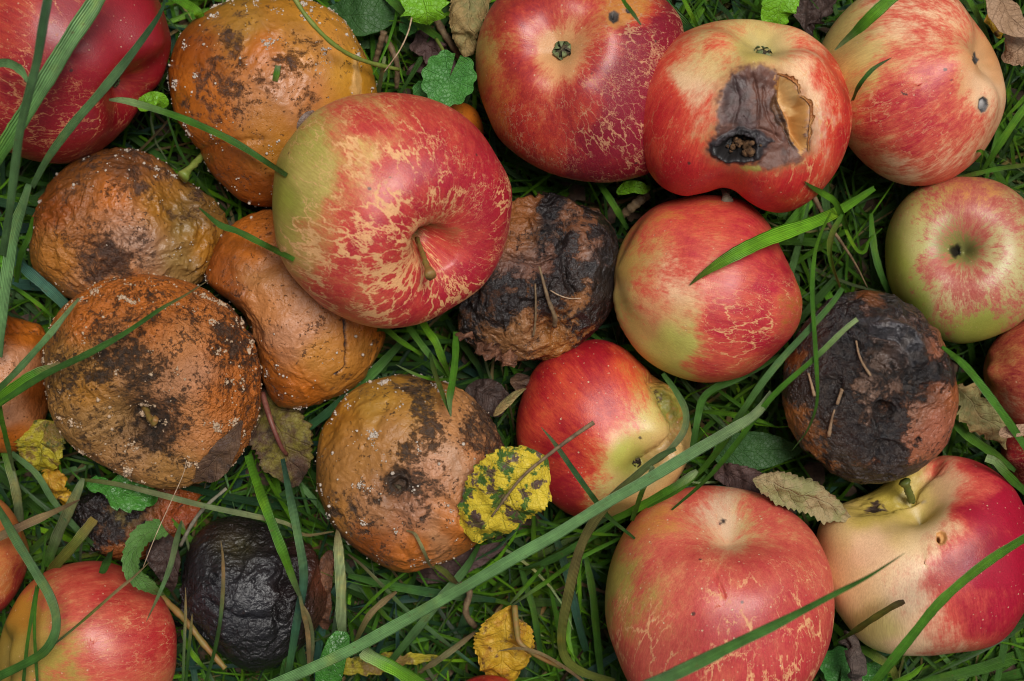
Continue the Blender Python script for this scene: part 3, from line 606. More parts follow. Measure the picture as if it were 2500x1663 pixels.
apple('E', 'holed_apple', 'red apple with a brown rotten patch torn open into a hole', (1712, 265),
      [(1463, 270), (1470, 200), (1498, 140), (1555, 88), (1620, 57), (1690, 47), (1760, 49), (1840, 68), (1900, 112), (1940, 172), (1961, 240), (1955, 312), (1932, 380), (1890, 442), (1840, 480), (1798, 492), (1752, 482), (1716, 460), (1692, 440), (1662, 432), (1622, 444), (1570, 450), (1520, 426), (1488, 380), (1470, 325)],
      50, 33, (1748, 108), M_E, [(1550, 120, (.74, .50, .22)), (1640, 120, (.74, .52, .20)), (1748, 130, (.62, .48, .12)), (1800, 120, (.70, .44, .18)), (1600, 200, CREAM), (1880, 200, CREAM), (1880, 300, (.78, .52, .34)), (1700, 400, (.5, .40, .08)), (1850, 150, CREAM)],
      [(1748, 110, -.1), (1640, 80, .45), (1700, 60, .4), (1560, 110, .55), (1500, 180, .85), (1520, 260, .9), (1600, 180, .15), (1620, 300, .5), (1500, 330, .9), (1560, 400, 1.15), (1620, 420, 1.1), (1750, 450, 1.1), (1850, 430, 1.0), (1930, 330, 1.1), (1940, 230, 1.1), (1900, 160, .75), (1850, 100, .5), (1880, 250, .0), (1830, 170, .05), (1880, 330, .35), (1700, 410, .7), (1780, 80, .4)],
      [(1500, 250, .2), (1560, 400, .15), (1920, 250, .45), (1900, 380, .4), (1750, 460, .15), (1650, 100, 0), (1930, 320, .5)],
      kind='calyx', cd=.26, cw=.34, cavcol=(.28, .25, .11), cavr=.24, cavk=.95, seed=5, lobes=.03, calyx=(3.6, SEPAL, -.05, .5), res=1.15, stemfree=(1.5, 1.1, [(1668, 428, 34), (1671, 445, 42), (1672, 456, 46), (1674, 468, 47)], STEM_GREY),
      patches=[dict(poly=[(1695, 150), (1740, 142), (1780, 150), (1812, 168), (1845, 196), (1868, 240), (1876, 290), (1872, 345), (1850, 382), (1800, 398), (1740, 400), (1680, 386), (1630, 368), (1618, 340), (1632, 312), (1644, 280), (1640, 240), (1658, 185)],
                    col=(.42, .17, .06), soft=34, k=.75, warp=.8),
               dict(poly=[(1700, 158), (1740, 150), (1775, 158), (1800, 178), (1830, 200), (1850, 240), (1862, 290), (1858, 340), (1842, 368), (1800, 385), (1760, 392), (1720, 385), (1740, 370), (1700, 375), (1660, 370), (1630, 350), (1630, 325), (1650, 310), (1655, 280), (1648, 240), (1668, 190)],
                    col=(.080, .028, .017), col2=(.155, .062, .040), cf=140, soft=18, dep=2.2, dsoft=34, rough=.45, rf=170, warp=.7, rag=.8),
               dict(poly=[(1685, 170), (1720, 180), (1735, 260), (1740, 320), (1700, 300), (1660, 290), (1655, 240)], col=(.085, .052, .052), col2=(.035, .022, .022), cf=300, soft=30, k=.75),
               dict(poly=[(1632, 330), (1660, 312), (1700, 295), (1745, 300), (1790, 330), (1760, 345), (1752, 368), (1715, 380), (1670, 378), (1636, 360)], col=(.020, .016, .018), col2=(.045, .034, .038), soft=8, dep=-.9, dsoft=8, rough=.7, warp=.4),
               dict(poly=[(1642, 340), (1670, 320), (1712, 312), (1742, 325), (1748, 352), (1735, 370), (1690, 374), (1655, 366)], col=(.010, .008, .008), soft=8, dep=5.5, dsoft=14, warp=.8, rag=1.2),
               dict(poly=[(1700, 384), (1745, 380), (1752, 392), (1720, 396)], col=(.40, .34, .06), soft=6, k=.8, warp=.4),
               dict(poly=[(1788, 174), (1812, 178), (1836, 196), (1838, 215), (1862, 238), (1862, 270), (1856, 300), (1858, 345), (1842, 352), (1822, 320), (1815, 280), (1795, 240), (1790, 205)],
                    col=(.56, .27, .07), col2=(.46, .20, .045), cf=70, soft=5, dep=4.6, dsoft=22, warp=.3, rag=1.4),
               dict(poly=[(1796, 178), (1830, 196), (1838, 228), (1848, 262), (1840, 268), (1822, 246), (1806, 215)], col=(.66, .40, .15), soft=8, warp=.4),
               dict(poly=[(1790, 200), (1800, 235), (1818, 270), (1826, 310), (1832, 345), (1822, 345), (1806, 300), (1785, 265), (1776, 235)], col=(.13, .055, .02), col2=(.05, .02, .01), cf=300, soft=7, dep=2.0, dsoft=10, warp=.7)],
      creases=[([(1700, 330), (1740, 300), (1800, 320)], 5, .8), ([(1690, 180), (1700, 240), (1680, 290)], 4, .5), ([(1760, 200), (1770, 260), (1800, 330)], 4, .6), ([(1735, 170), (1750, 230), (1745, 290)], 4, .6)])
lump_part(APPLES['E'], 'frass_heap', [(1676, 350, .6, 1.2), (1745, 330, .6, 1.2), (1690, 312, .6, 1.8), (1730, 326, .7, 1.8), (1708, 350, .7, 2.4), (1690, 330, 1.5, 1.2), (1704, 324, 1.6, 1.6), (1718, 328, 1.3, 1.4), (1680, 338, 1.2, 1.2), (1726, 340, 1.7, 1.4), (1735, 350, 1.8, 1.6), (1722, 354, 1.6, 1.4), (1700, 342, 1.2, 1.6), (1712, 336, 1.0, 2.2), (1694, 322, .9, 2.2), (1738, 342, 1.0, 2.4), (1728, 362, 1.2, 1.0), (1668, 340, .8, 1.0), (1712, 318, .8, 2.0)], FRASS, 3)
apple('H', 'blushed_apple', 'blushed red apple with a small yellow-green spot under a broad grass blade', (1625, 668),
      [(1412, 660), (1420, 590), (1448, 530), (1498, 480), (1560, 456), (1640, 448), (1715, 460), (1768, 508), (1800, 575), (1830, 645), (1844, 695), (1834, 750), (1795, 802), (1740, 850), (1680, 875), (1610, 881), (1540, 862), (1478, 820), (1434, 760), (1416, 710)],
      36, 30, (1800, 700), M_H, [(1440, 600, (.55, .34, .08)), (1440, 720, (.50, .38, .10)), (1500, 700, PEACH), (1540, 800, (.52, .52, .11)), (1560, 640, CREAM), (1560, 500, AMBER), (1700, 870, TAN), (1830, 700, OCH), (1700, 650, PEACH)],
      [(1440, 600, .25), (1430, 700, .1), (1470, 760, .15), (1540, 800, -.7), (1510, 800, -.1), (1480, 540, .45), (1560, 500, .65), (1650, 480, .7), (1740, 520, .8), (1560, 600, .62), (1480, 640, .42), (1560, 700, .28), (1640, 640, .65), (1720, 640, .9), (1780, 640, 1.1), (1650, 750, .95), (1600, 760, .45), (1740, 760, 1.1), (1620, 830, .9), (1700, 850, .6), (1830, 700, .5), (1560, 860, .3)],
      [(1700, 800, .55), (1780, 760, .65), (1800, 700, .5), (1620, 820, .4), (1740, 840, .7), (1680, 860, .5), (1760, 600, .2), (1600, 600, .03), (1480, 700, .02), (1550, 500, .03)],
      kind='stem', seed=6, sd=.2, sw=.3, cd=0, pz=-.15, cavk=.0, lump=.016)
apple('G', 'green_striped_apple', 'green apple with faded red stripes and a dark narrow hollow facing up', (2222, 597),
      [(2038, 590), (2046, 520), (2080, 458), (2140, 420), (2215, 406), (2290, 416), (2350, 450), (2392, 510), (2405, 600), (2390, 680), (2350, 740), (2290, 775), (2240, 788), (2190, 788), (2120, 758), (2072, 705), (2045, 650)],
      31, 26, (2176, 577), M_G, [(2100, 460, (.48, .40, .12)), (2250, 430, TAN), (2060, 600, (.36, .42, .06)), (2120, 560, (.55, .50, .18)), (2100, 720, (.32, .38, .05)), (2250, 770, (.36, .38, .06)), (2300, 600, (.55, .46, .20)), (2200, 650, (.64, .45, .24)), (2350, 500, (.50, .36, .15)), (2198, 577, OLIVE)],
      [(2060, 600, -0.33), (2080, 480, 0.17), (2160, 470, 0.52), (2230, 430, 0.47), (2140, 560, 0.32), (2250, 520, 0.69), (2300, 560, 0.27), (2160, 630, 0.69), (2230, 660, 0.69), (2200, 720, 0.47), (2300, 700, 0.52), (2120, 700, -0.03), (2250, 770, -0.23), (2340, 640, 0.27), (2340, 470, 0.57)],
      kind='stem', sd=.50, sw=.28, cavcol=(.22, .22, .07), cavr=.22, cavk=.95, seed=7, lobes=.02,
      patches=[dict(poly=[(2186, 566), (2200, 560), (2212, 568), (2212, 586), (2200, 594), (2188, 586)], col=(.015, .012, .006), soft=10, dep=3, dsoft=14, warp=.4)])
apple('I', 'small_red_yellow_apple', 'small red and yellow apple with a deep side crease and open calyx', (1395, 988),
      [(1187, 990), (1197, 920), (1232, 848), (1290, 800), (1368, 779), (1432, 798), (1490, 848), (1545, 885), (1580, 935), (1593, 985), (1588, 1040), (1560, 1100), (1505, 1152), (1440, 1182), (1385, 1192), (1312, 1184), (1252, 1140), (1212, 1082), (1193, 1035)],
      27, 25, (1468, 1068), M_I, [(1300, 900, AMBER), (1450, 880, AMBER), (1500, 960, (.66, .50, .15)), (1530, 1010, (.68, .44, .16)), (1440, 1050, (.46, .48, .08)), (1400, 1110, (.64, .48, .15)), (1540, 1080, (.70, .42, .16)), (1500, 1130, (.72, .42, .16)), (1400, 1000, PEACH), (1560, 940, (.30, .28, .04))],
      [(1220, 900, .9), (1260, 850, .95), (1360, 800, 1.1), (1450, 850, .55), (1330, 880, .8), (1300, 1000, .9), (1230, 1020, .75), (1400, 930, .95), (1450, 960, .6), (1490, 950, .2), (1500, 1000, 0), (1440, 1010, .25), (1430, 1050, -.1), (1340, 1080, .9), (1300, 1130, 1.1), (1380, 1100, .3), (1420, 1170, .2), (1540, 1060, 0), (1530, 900, .1), (1560, 1020, .1), (1480, 900, .4)],
      kind='calyx', cd=.24, cw=.28, cavcol=(.34, .36, .07), cavr=.26, cavk=.9, seed=8, lobes=.02, lump=.02, calyx=(2.4, SEPAL_DARK, -.1, .3),
      creases=[([(1510, 870), (1530, 905), (1545, 940), (1568, 985), (1545, 1030), (1490, 1068)], 17, 4.4)],
      patches=[dict(poly=[(1516, 878), (1530, 900), (1548, 935), (1560, 965), (1574, 985), (1566, 960), (1550, 910), (1530, 880)], col=(.20, .20, .03), soft=10, k=.8),
               dict(poly=[(1520, 880), (1528, 885), (1540, 910), (1544, 922), (1534, 915)], col=(.02, .013, .008), col2=(.10, .06, .03), soft=4)])
apple('K', 'cream_crimson_apple', 'large apple half cream and half crimson with a small round worm hole', (2130, 1300),
      [(1880, 1250), (1888, 1205), (1915, 1172), (1960, 1150), (2000, 1135), (2040, 1110), (2085, 1072), (2135, 1052), (2190, 1048), (2250, 1060), (2305, 1092), (2345, 1140), (2375, 1210), (2385, 1300), (2372, 1380), (2335, 1445), (2280, 1488), (2200, 1504), (2110, 1512), (2035, 1502), (1975, 1468), (1925, 1405), (1893, 1335)],
      33, 31, (2085, 1128), M_K, [(1920, 1230, (.70, .46, .20)), (2000, 1180, (.55, .40, .07)), (2060, 1140, (.50, .38, .05)), (2120, 1180, (.74, .50, .18)), (2000, 1260, CREAM), (2100, 1350, (.92, .66, .42)), (1950, 1350, (.84, .58, .28)), (2000, 1450, (.60, .48, .16)), (2200, 1130, (.80, .46, .26)), (2160, 1240, (.92, .64, .36)), (2120, 1480, CREAM)],
      [(1950, 1200, -.1), (2080, 1150, -.3), (2100, 1110, .2), (2180, 1070, .65), (2250, 1075, 1.0), (2200, 1110, .1), (2160, 1150, -.1), (2240, 1130, .55), (2300, 1150, 1.5), (2220, 1180, 1.0), (2190, 1230, .05), (2210, 1250, .7), (2230, 1200, 1.4), (2180, 1300, 1.0), (2140, 1290, .2), (2160, 1340, .6), (2100, 1240, .0), (2000, 1300, .05), (2100, 1350, .1), (1980, 1240, .1), (2000, 1400, .0), (2100, 1400, .2), (2180, 1370, .75), (2250, 1300, 1.5), (2330, 1300, 1.4), (2250, 1420, 1.0), (2150, 1450, .4), (2200, 1490, .55), (2050, 1480, 0), (2330, 1420, 1.1)],
      [(2300, 1400, .14), (2200, 1380, .06), (2000, 1300, 0), (2100, 1200, 0), (2250, 1200, .05)],
      kind='stem', sd=.46, sw=.36, cavcol=(.36, .30, .04), cavr=.32, cavk=.8, seed=9, res=1.15, lobes=.02,
      stemfree=(1.4, 1.0, [(2098, 1152, 41), (2094, 1138, 44), (2088, 1122, 46), (2082, 1108, 47)], STEM_GREEN_SHADED),
      patches=[dict(poly=[(2155, 1225), (2166, 1221), (2177, 1226), (2181, 1240), (2175, 1252), (2163, 1256), (2154, 1246)], col=(.70, .36, .12), soft=3, dep=1.6, dsoft=6, warp=.02),
               dict(poly=[(2157, 1234), (2163, 1231), (2167, 1240), (2166, 1248), (2160, 1250), (2156, 1243)], col=(.22, .08, .02), soft=4, dep=3.2, dsoft=6, warp=.02),
               dict(poly=[(1978, 1160), (2010, 1146), (2030, 1150), (2024, 1160), (1995, 1172), (1975, 1174)], col=(.035, .02, .012), col2=(.12, .07, .04), soft=5, dep=.6, rough=.6),
               dict(poly=[(2118, 1150), (2130, 1148), (2134, 1156), (2122, 1160)], col=(.45, .34, .16), soft=5, warp=.3)],
      creases=[([(2095, 1135), (2112, 1100), (2150, 1070)], 20, 4.2), ([(1970, 1166), (2040, 1158), (2085, 1142)], 17, 3.0)])
apple('J', 'large_pinkish_apple', 'largest pinkish red apple with pale cracks and a shallow hollow at its top', (1658, 1395),
      [(1394, 1400), (1401, 1320), (1430, 1242), (1478, 1175), (1540, 1135), (1615, 1119), (1690, 1121), (1758, 1138), (1825, 1182), (1880, 1240), (1912, 1310), (1923, 1390), (1916, 1460), (1890, 1530), (1845, 1600), (1760, 1660), (1650, 1680), (1545, 1655), (1465, 1600), (1412, 1490)],
      42, 37, (1662, 1192), M_J, [(1500, 1180, AMBER), (1420, 1330, (.48, .38, .08)), (1410, 1400, (.40, .36, .07)), (1660, 1170, (.70, .46, .30)), (1600, 1300, PEACH), (1480, 1500, TAN), (1800, 1300, PEACH), (1700, 1500, PEACH), (1740, 1190, (.55, .42, .14))],
      [(1500, 1180, .45), (1600, 1130, .75), (1760, 1150, .7), (1660, 1180, .2), (1600, 1220, .6), (1720, 1215, .5), (1440, 1250, .3), (1410, 1350, .1), (1440, 1420, .5), (1500, 1350, .65), (1580, 1300, .7), (1650, 1400, .85), (1750, 1300, .8), (1850, 1300, .75), (1900, 1400, .85), (1800, 1450, .95), (1550, 1500, .75), (1700, 1530, .95), (1450, 1500, .8), (1850, 1520, .95), (1620, 1240, .65), (1620, 1500, .9)],
      [(1650, 1230, .22), (1500, 1300, .08), (1560, 1350, .05), (1700, 1380, .45), (1690, 1450, .55), (1780, 1340, .2), (1850, 1450, .55), (1800, 1530, .65), (1700, 1540, .6), (1870, 1500, .8), (1480, 1430, .35), (1880, 1360, .4), (1600, 1450, .1), (1550, 1540, .25), (1740, 1260, .05)],
      kind='stem', sd=.30, sw=.40, cavcol=(.60, .40, .26), cavr=.26, cavk=.5, seed=10, lobes=.018, res=1.15,
      patches=[dict(poly=[(1655, 1190), (1670, 1190), (1672, 1200), (1658, 1200)], col=(.05, .03, .02), soft=5, dep=1)],
      creases=[([(1644, 1320), (1655, 1345), (1666, 1372)], 5, .5)])
apple('C', 'streaked_apple', 'large red and green apple covered in cracked tan russet, stem in a deep hollow', (900, 483),
      [(626, 480), (636, 385), (670, 318), (718, 262), (785, 226), (860, 212), (945, 214), (1020, 238), (1085, 282), (1135, 345), (1168, 405), (1177, 460), (1168, 540), (1145, 605), (1105, 665), (1040, 712), (965, 744), (885, 754), (805, 738), (735, 698), (672, 632), (637, 560)],
      58, 37, (1036, 598), M_C, [(650, 450, (.30, .31, .04)), (640, 540, (.36, .30, .06)), (700, 320, (.42, .36, .07)), (720, 420, (.50, .38, .10)), (800, 250, (.62, .42, .13)), (840, 370, (.70, .46, .14)), (760, 560, TAN), (900, 500, (.70, .40, .15)), (700, 620, (.50, .34, .10)), (1000, 680, PEACH), (1100, 400, PEACH), (985, 568, OLIVE)],
      [(650, 450, -.6), (640, 540, -.2), (690, 330, .05), (720, 430, .05), (690, 520, .35), (700, 620, .4), (760, 270, .45), (840, 290, .65), (950, 240, .7), (800, 400, .55), (760, 490, .6), (850, 350, .2), (900, 400, .85), (850, 560, .9), (780, 640, .75), (850, 720, .5), (950, 700, .95), (1050, 640, 1.1), (1000, 450, 1.0), (1080, 350, 1.0), (1030, 290, .75), (1130, 450, 1.15), (1120, 560, 1.05), (1010, 500, .9), (1080, 500, .95)],
      [(650, 450, .0), (720, 450, .22), (700, 600, .35), (760, 350, .15), (820, 370, .55), (850, 300, .12), (880, 420, .75), (900, 500, 1.1), (930, 560, 1.2), (820, 560, .8), (860, 640, .9), (1070, 600, .6), (1060, 520, .45), (960, 460, .8), (780, 660, .55), (940, 640, .85), (990, 670, 1.0), (1040, 650, .7), (950, 730, .6), (1000, 400, .45), (1060, 430, .35), (1100, 350, .08), (1100, 520, .2), (1120, 600, .3), (960, 280, .22), (1050, 290, .1), (1040, 560, .2), (1150, 500, .25)],
      kind='stem', sd=.52, sw=.38, cavcol=(.17, .12, .03), cavr=.31, cavk=1.15, seed=12, res=1.3, lobes=.022, lump=.014,  # olive cavity colour darkened further to paint in the hollow's shade
      pits=[(1000, 566, 60, 54, 20, 8.5)], stemfree=(.62, .95, [(960, 548, 66), (968, 570, 72), (980, 604, 79), (992, 636, 84)], STEM_OLIVE))
apple('L', 'spotted_red_apple', 'apple with dark red spots cut off by the right edge', (2392, 860),
      [(2262, 858), (2272, 812), (2300, 772), (2345, 742), (2400, 728), (2470, 760), (2510, 850), (2490, 940), (2420, 985), (2350, 980), (2300, 945), (2272, 900)],
      30, 22, (2440, 860), M_L, [(2290, 860, TAN), (2340, 920, (.60, .34, .20)), (2400, 800, TAN)], [(2280, 850, .6), (2320, 820, .62), (2300, 920, .5), (2340, 870, .75), (2400, 860, .8)],
      [(2300, 850, .1), (2350, 950, .2), (2400, 900, 0)], seed=13, res=.6, pz=.2)
apple('L2', 'low_dark_red_apple', 'dark red apple barely showing at the right edge above the cream and crimson apple', (2415, 1060),
      [(2304, 1050), (2310, 1005), (2345, 965), (2400, 950), (2470, 980), (2520, 1060), (2500, 1140), (2430, 1180), (2370, 1155), (2330, 1105)],
      22, 20, (2470, 1060), M_D, [(2330, 1000, TAN), (2400, 1100, TAN)], [(2330, 1000, .9), (2350, 1100, 1.2), (2400, 1000, 1.)],
      [(2330, 1050, .5), (2350, 1120, .6)], seed=14, res=.5, pz=.2)
apple('U', 'orange_red_apple', 'orange red apple cut off by the left edge beneath a dried tan strip', (-40, 1285),
      [(66, 1290), (60, 1240), (35, 1185), (0, 1148), (-50, 1135), (-110, 1170), (-140, 1260), (-120, 1350), (-60, 1420), (0, 1410), (40, 1365)],
      34, 24, (-120, 1300), M_U, [(20, 1200, AMBER), (0, 1300, (.62, .28, .08)), (50, 1300, TAN)], [(10, 1180, .5), (20, 1260, .55), (0, 1330, .45), (50, 1330, 1.1), (10, 1400, 1.1), (50, 1260, .6)],
      [(50, 1340, .5), (10, 1400, .5), (20, 1250, .05)], seed=15, res=.6, pz=.3)
apple('V', 'low_red_apple', 'red apple with a greenish left side behind a curved blade, bottom left corner', (212, 1480),
      [(-5, 1500), (10, 1435), (50, 1362), (110, 1312), (180, 1293), (250, 1296), (315, 1322), (368, 1368), (398, 1425), (408, 1490), (400, 1560), (360, 1630), (290, 1680), (200, 1690), (110, 1680), (30, 1620), (0, 1560)],
      32, 29, (48, 1500), M_V, [(60, 1420, OCH), (60, 1480, (.32, .21, .03)), (130, 1440, (.48, .29, .06)), (200, 1350, PEACH), (130, 1520, (.40, .28, .05)), (300, 1450, PEACH), (380, 1540, TAN)],
      [(60, 1480, -.4), (60, 1420, .0), (130, 1360, .62), (110, 1400, .4), (150, 1480, .42), (110, 1500, .1), (150, 1550, .45), (200, 1310, .8), (190, 1400, .7), (250, 1360, .9), (330, 1400, .85), (350, 1480, 1.1), (220, 1500, .75), (280, 1480, .9), (250, 1550, .75), (350, 1550, .6), (280, 1420, .8)],
      [(320, 1420, .4), (380, 1470, .4), (240, 1460, .45), (260, 1500, .4), (120, 1480, .02), (200, 1350, .1), (350, 1380, .3)],
      kind='calyx', seed=16, cd=.22, cw=.3, cavcol=(.10, .09, .02), cavr=.3, cavk=.8)
apple('Y', 'hidden_red_apple', 'dark red apple of which only the top shows at the bottom edge', (1118, 1645),
      [(1030, 1640), (1045, 1590), (1080, 1562), (1120, 1553), (1165, 1562), (1200, 1592), (1215, 1645), (1190, 1700), (1120, 1730), (1050, 1700)],
      34, 14, (1118, 1700), M_A, [(1118, 1600, TAN)], [(1118, 1580, 1.0)], None, sd=0, cd=0, seed=17, res=.5, pz=.1)

# ---- rotten ones
apple('X', 'tiny_rotten_apple', 'small orange rotten apple mostly hidden behind the streaked apple near the round leaf', (1060, 300),
      [(1000, 290), (1020, 250), (1060, 236), (1095, 252), (1112, 292), (1110, 330), (1080, 360), (1030, 350)], 18, 14, (1060, 330), R_B,
      [(1080, 270, ORG), (1100, 300, ORD)], None, None, [(1060, 270, .35)], seed=18, res=.4, cat='rotten apple')
apple('W', 'pinkish_rotten_apple', 'orange and pink rotten apple with a fold, cut off by the left edge', (10, 885),
      [(122, 880), (118, 800), (100, 752), (60, 738), (28, 728), (0, 705), (-50, 700), (-100, 780), (-110, 900), (-80, 1000), (-20, 1040), (40, 1042), (85, 1010), (112, 950)],
      24, 21, (-80, 880), R_B, [(20, 740, ORD), (70, 770, ORG), (40, 850, PINK), (20, 950, PINK), (80, 900, ORD), (40, 1010, ORG), (0, 900, TAN)], None, None,
      [(20, 720, .5), (60, 800, .1), (40, 900, .35), (60, 1000, .4)], wr=.35, wgeo=.5, seed=19, res=.6, cat='rotten apple', pz=.2, creases=[([(0, 755), (40, 752), (95, 760)], 9, 2.0)])
apple('O', 'lumpy_rotten_apple', 'smooth orange rotten apple, elongated and lumpy, with a thin dark crack', (680, 725),
      [(478, 640), (488, 585), (525, 530), (575, 497), (640, 485), (720, 500), (800, 580), (860, 680), (885, 750), (874, 805), (838, 868), (778, 910), (700, 934), (650, 938), (622, 915), (603, 875), (592, 815), (572, 745), (530, 690), (490, 665)],
      27, 25, (850, 560), R_B, [(500, 600, ORD), (560, 560, ORG), (590, 640, (.52, .24, .08)), (540, 660, ORD), (620, 700, TAN), (680, 760, PINK), (650, 800, PINK), (620, 840, ORG), (720, 820, (.62, .28, .05)), (700, 890, ORG), (830, 800, (.50, .22, .04)), (860, 760, ORG), (780, 860, (.54, .24, .04)), (640, 920, ORD)],
      None, None, [(520, 600, .42), (600, 700, .35), (540, 660, .5), (700, 800, .25), (650, 910, .5), (760, 880, .42), (620, 850, .5), (700, 860, .4), (840, 780, .4)], wr=.45, wgeo=1.3, wfreq=75, lump=.022, seed=20, cat='rotten apple', sd=.1,
      creases=[([(470, 645), (540, 690), (590, 660)], 26, -1.0), ([(790, 735), (797, 790), (795, 840), (770, 862)], 2.2, 1.0), ([(590, 700), (580, 640), (640, 600)], 22, 1.2)],
      patches=[dict(poly=[(788, 735), (794, 735), (800, 790), (797, 842), (772, 866), (768, 862), (792, 838), (795, 790)], col=(.035, .012, .008), soft=3, warp=.25)],
      mould=(170, [(500, 640, .3), (640, 880, 1.6), (700, 920, 2.0), (800, 890, 2), (620, 820, .8), (700, 780, .05), (860, 800, .6), (560, 560, .4), (600, 700, .15)], 1.0))
apple('B', 'mouldy_orange_apple', 'big orange rotten apple dusted with white mould dots at the top left', (628, 215),
      [(388, 180), (398, 120), (430, 65), (490, 20), (560, -8), (640, -15), (720, 2), (790, 45), (835, 110), (862, 175), (868, 250), (850, 330), (800, 400), (730, 450), (660, 472), (600, 474), (555, 462), (518, 432), (480, 392), (462, 352), (430, 312), (402, 262)],
      29, 28, (760, 330), R_B, [(450, 120, ORD), (430, 200, ORG), (560, 60, (.42, .22, .03)), (700, 40, (.60, .28, .03)), (600, 120, ORG), (640, 200, PINK), (700, 200, TAN), (800, 180, (.62, .32, .03)), (830, 250, (.58, .28, .02)), (600, 300, (.50, .20, .03)), (500, 300, ORG), (580, 420, ORD), (520, 380, ORD), (480, 240, ORG), (720, 110, (.66, .30, .06)), (630, 340, OCH), (560, 240, TAN), (650, 20, OCH)],
      None, None, [(430, 110, 0.46), (450, 250, 0.56), (540, 120, 0.72), (600, 100, 0.26), (640, 150, 0.56), (620, 230, 0.68), (700, 120, 0.68), (740, 160, 0.46), (800, 200, 0.06), (700, 230, 0.56), (540, 220, 0.64), (560, 350, 0.41), (500, 400, 0.48), (600, 420, 0.31), (700, 60, 0.31), (640, 300, 0.26)],
      wr=[(500, 200, .25), (600, 150, .12), (800, 200, .04), (560, 420, .3)], wgeo=.8, wfreq=85, seed=21, res=1.15, cat='rotten apple', sd=.05, cavk=.1,
      creases=[([(820, 120), (818, 170), (822, 230), (812, 250)], 5, -.4), ([(462, 345), (520, 330), (600, 320)], 7, .8), ([(540, 205), (600, 190), (640, 200)], 5, .4)],
      patches=[dict(poly=[(816, 130), (826, 150), (828, 190), (834, 220), (818, 240), (810, 220), (814, 180), (812, 150)], col=(.68, .42, .16), soft=7, warp=.6, k=.6)],
      stemfree=(1.25, 1.1, [(486, 338, 26), (468, 357, 30), (440, 385, 35), (420, 408, 38)], STEM_GREEN), mould=(1500, [(560, 20, 3), (500, 60, 2.2), (650, 20, 2.5), (790, 90, 2.5), (830, 150, 1.2), (420, 160, 1.3), (440, 250, .9), (540, 120, .7), (600, 160, .25), (700, 160, .1), (620, 280, .35), (560, 400, .9), (480, 350, .9), (640, 430, .8), (780, 250, .05), (560, 240, .9)], 1.2))
apple('M', 'wrinkled_rotten_apple', 'brown orange wrinkled rotten apple with a dark stain, below the crimson apple', (295, 515),
      [(68, 575), (74, 510), (98, 450), (140, 395), (200, 355), (262, 341), (320, 345), (375, 370), (420, 410), (470, 440), (508, 480), (522, 525), (505, 590), (472, 640), (420, 680), (330, 700), (240, 700), (160, 688), (115, 650), (80, 620)],
      28, 25, (430, 470), R_B, [(120, 470, ORD), (200, 400, (.30, .11, .025)), (280, 380, BRN), (260, 450, ORG), (300, 500, (.50, .22, .10)), (320, 560, PGY), (360, 480, OCH), (420, 520, (.26, .17, .04)), (460, 560, OCH), (180, 530, (.40, .15, .04)), (130, 600, (.50, .20, .03)), (240, 600, (.44, .20, .09)), (350, 600, (.42, .24, .13)), (400, 600, (.30, .20, .06)), (280, 640, TAN), (460, 480, (.22, .12, .03))],
      None, None, [(200, 380, 0.58), (120, 450, 0.48), (150, 480, 0.43), (180, 500, 0.53), (260, 470, 0.48), (265, 590, 0.98), (250, 620, 0.63), (300, 520, 0.58), (330, 600, 0.43), (350, 500, 0.38), (420, 480, 0.53), (460, 560, 0.13), (330, 400, 0.58), (100, 600, 0.33), (420, 420, 0.53)],
      wr=[(120, 500, .7), (180, 520, .8), (150, 600, .8), (330, 600, .4), (420, 520, .2), (300, 420, .3)], wgeo=2.3, wfreq=105, seed=22, res=1.1, cat='rotten apple', sd=.12, sw=.3, cavk=.3, cavcol=(.12, .08, .02),
      mould=(380, [(260, 350, 3), (320, 350, 2.5), (200, 370, 2), (420, 450, 2.2), (500, 500, 1.3), (470, 600, 3), (490, 560, 2.5), (440, 640, 1.6), (200, 500, .15), (320, 560, .1), (400, 520, .4), (100, 500, .3)], 1.2))
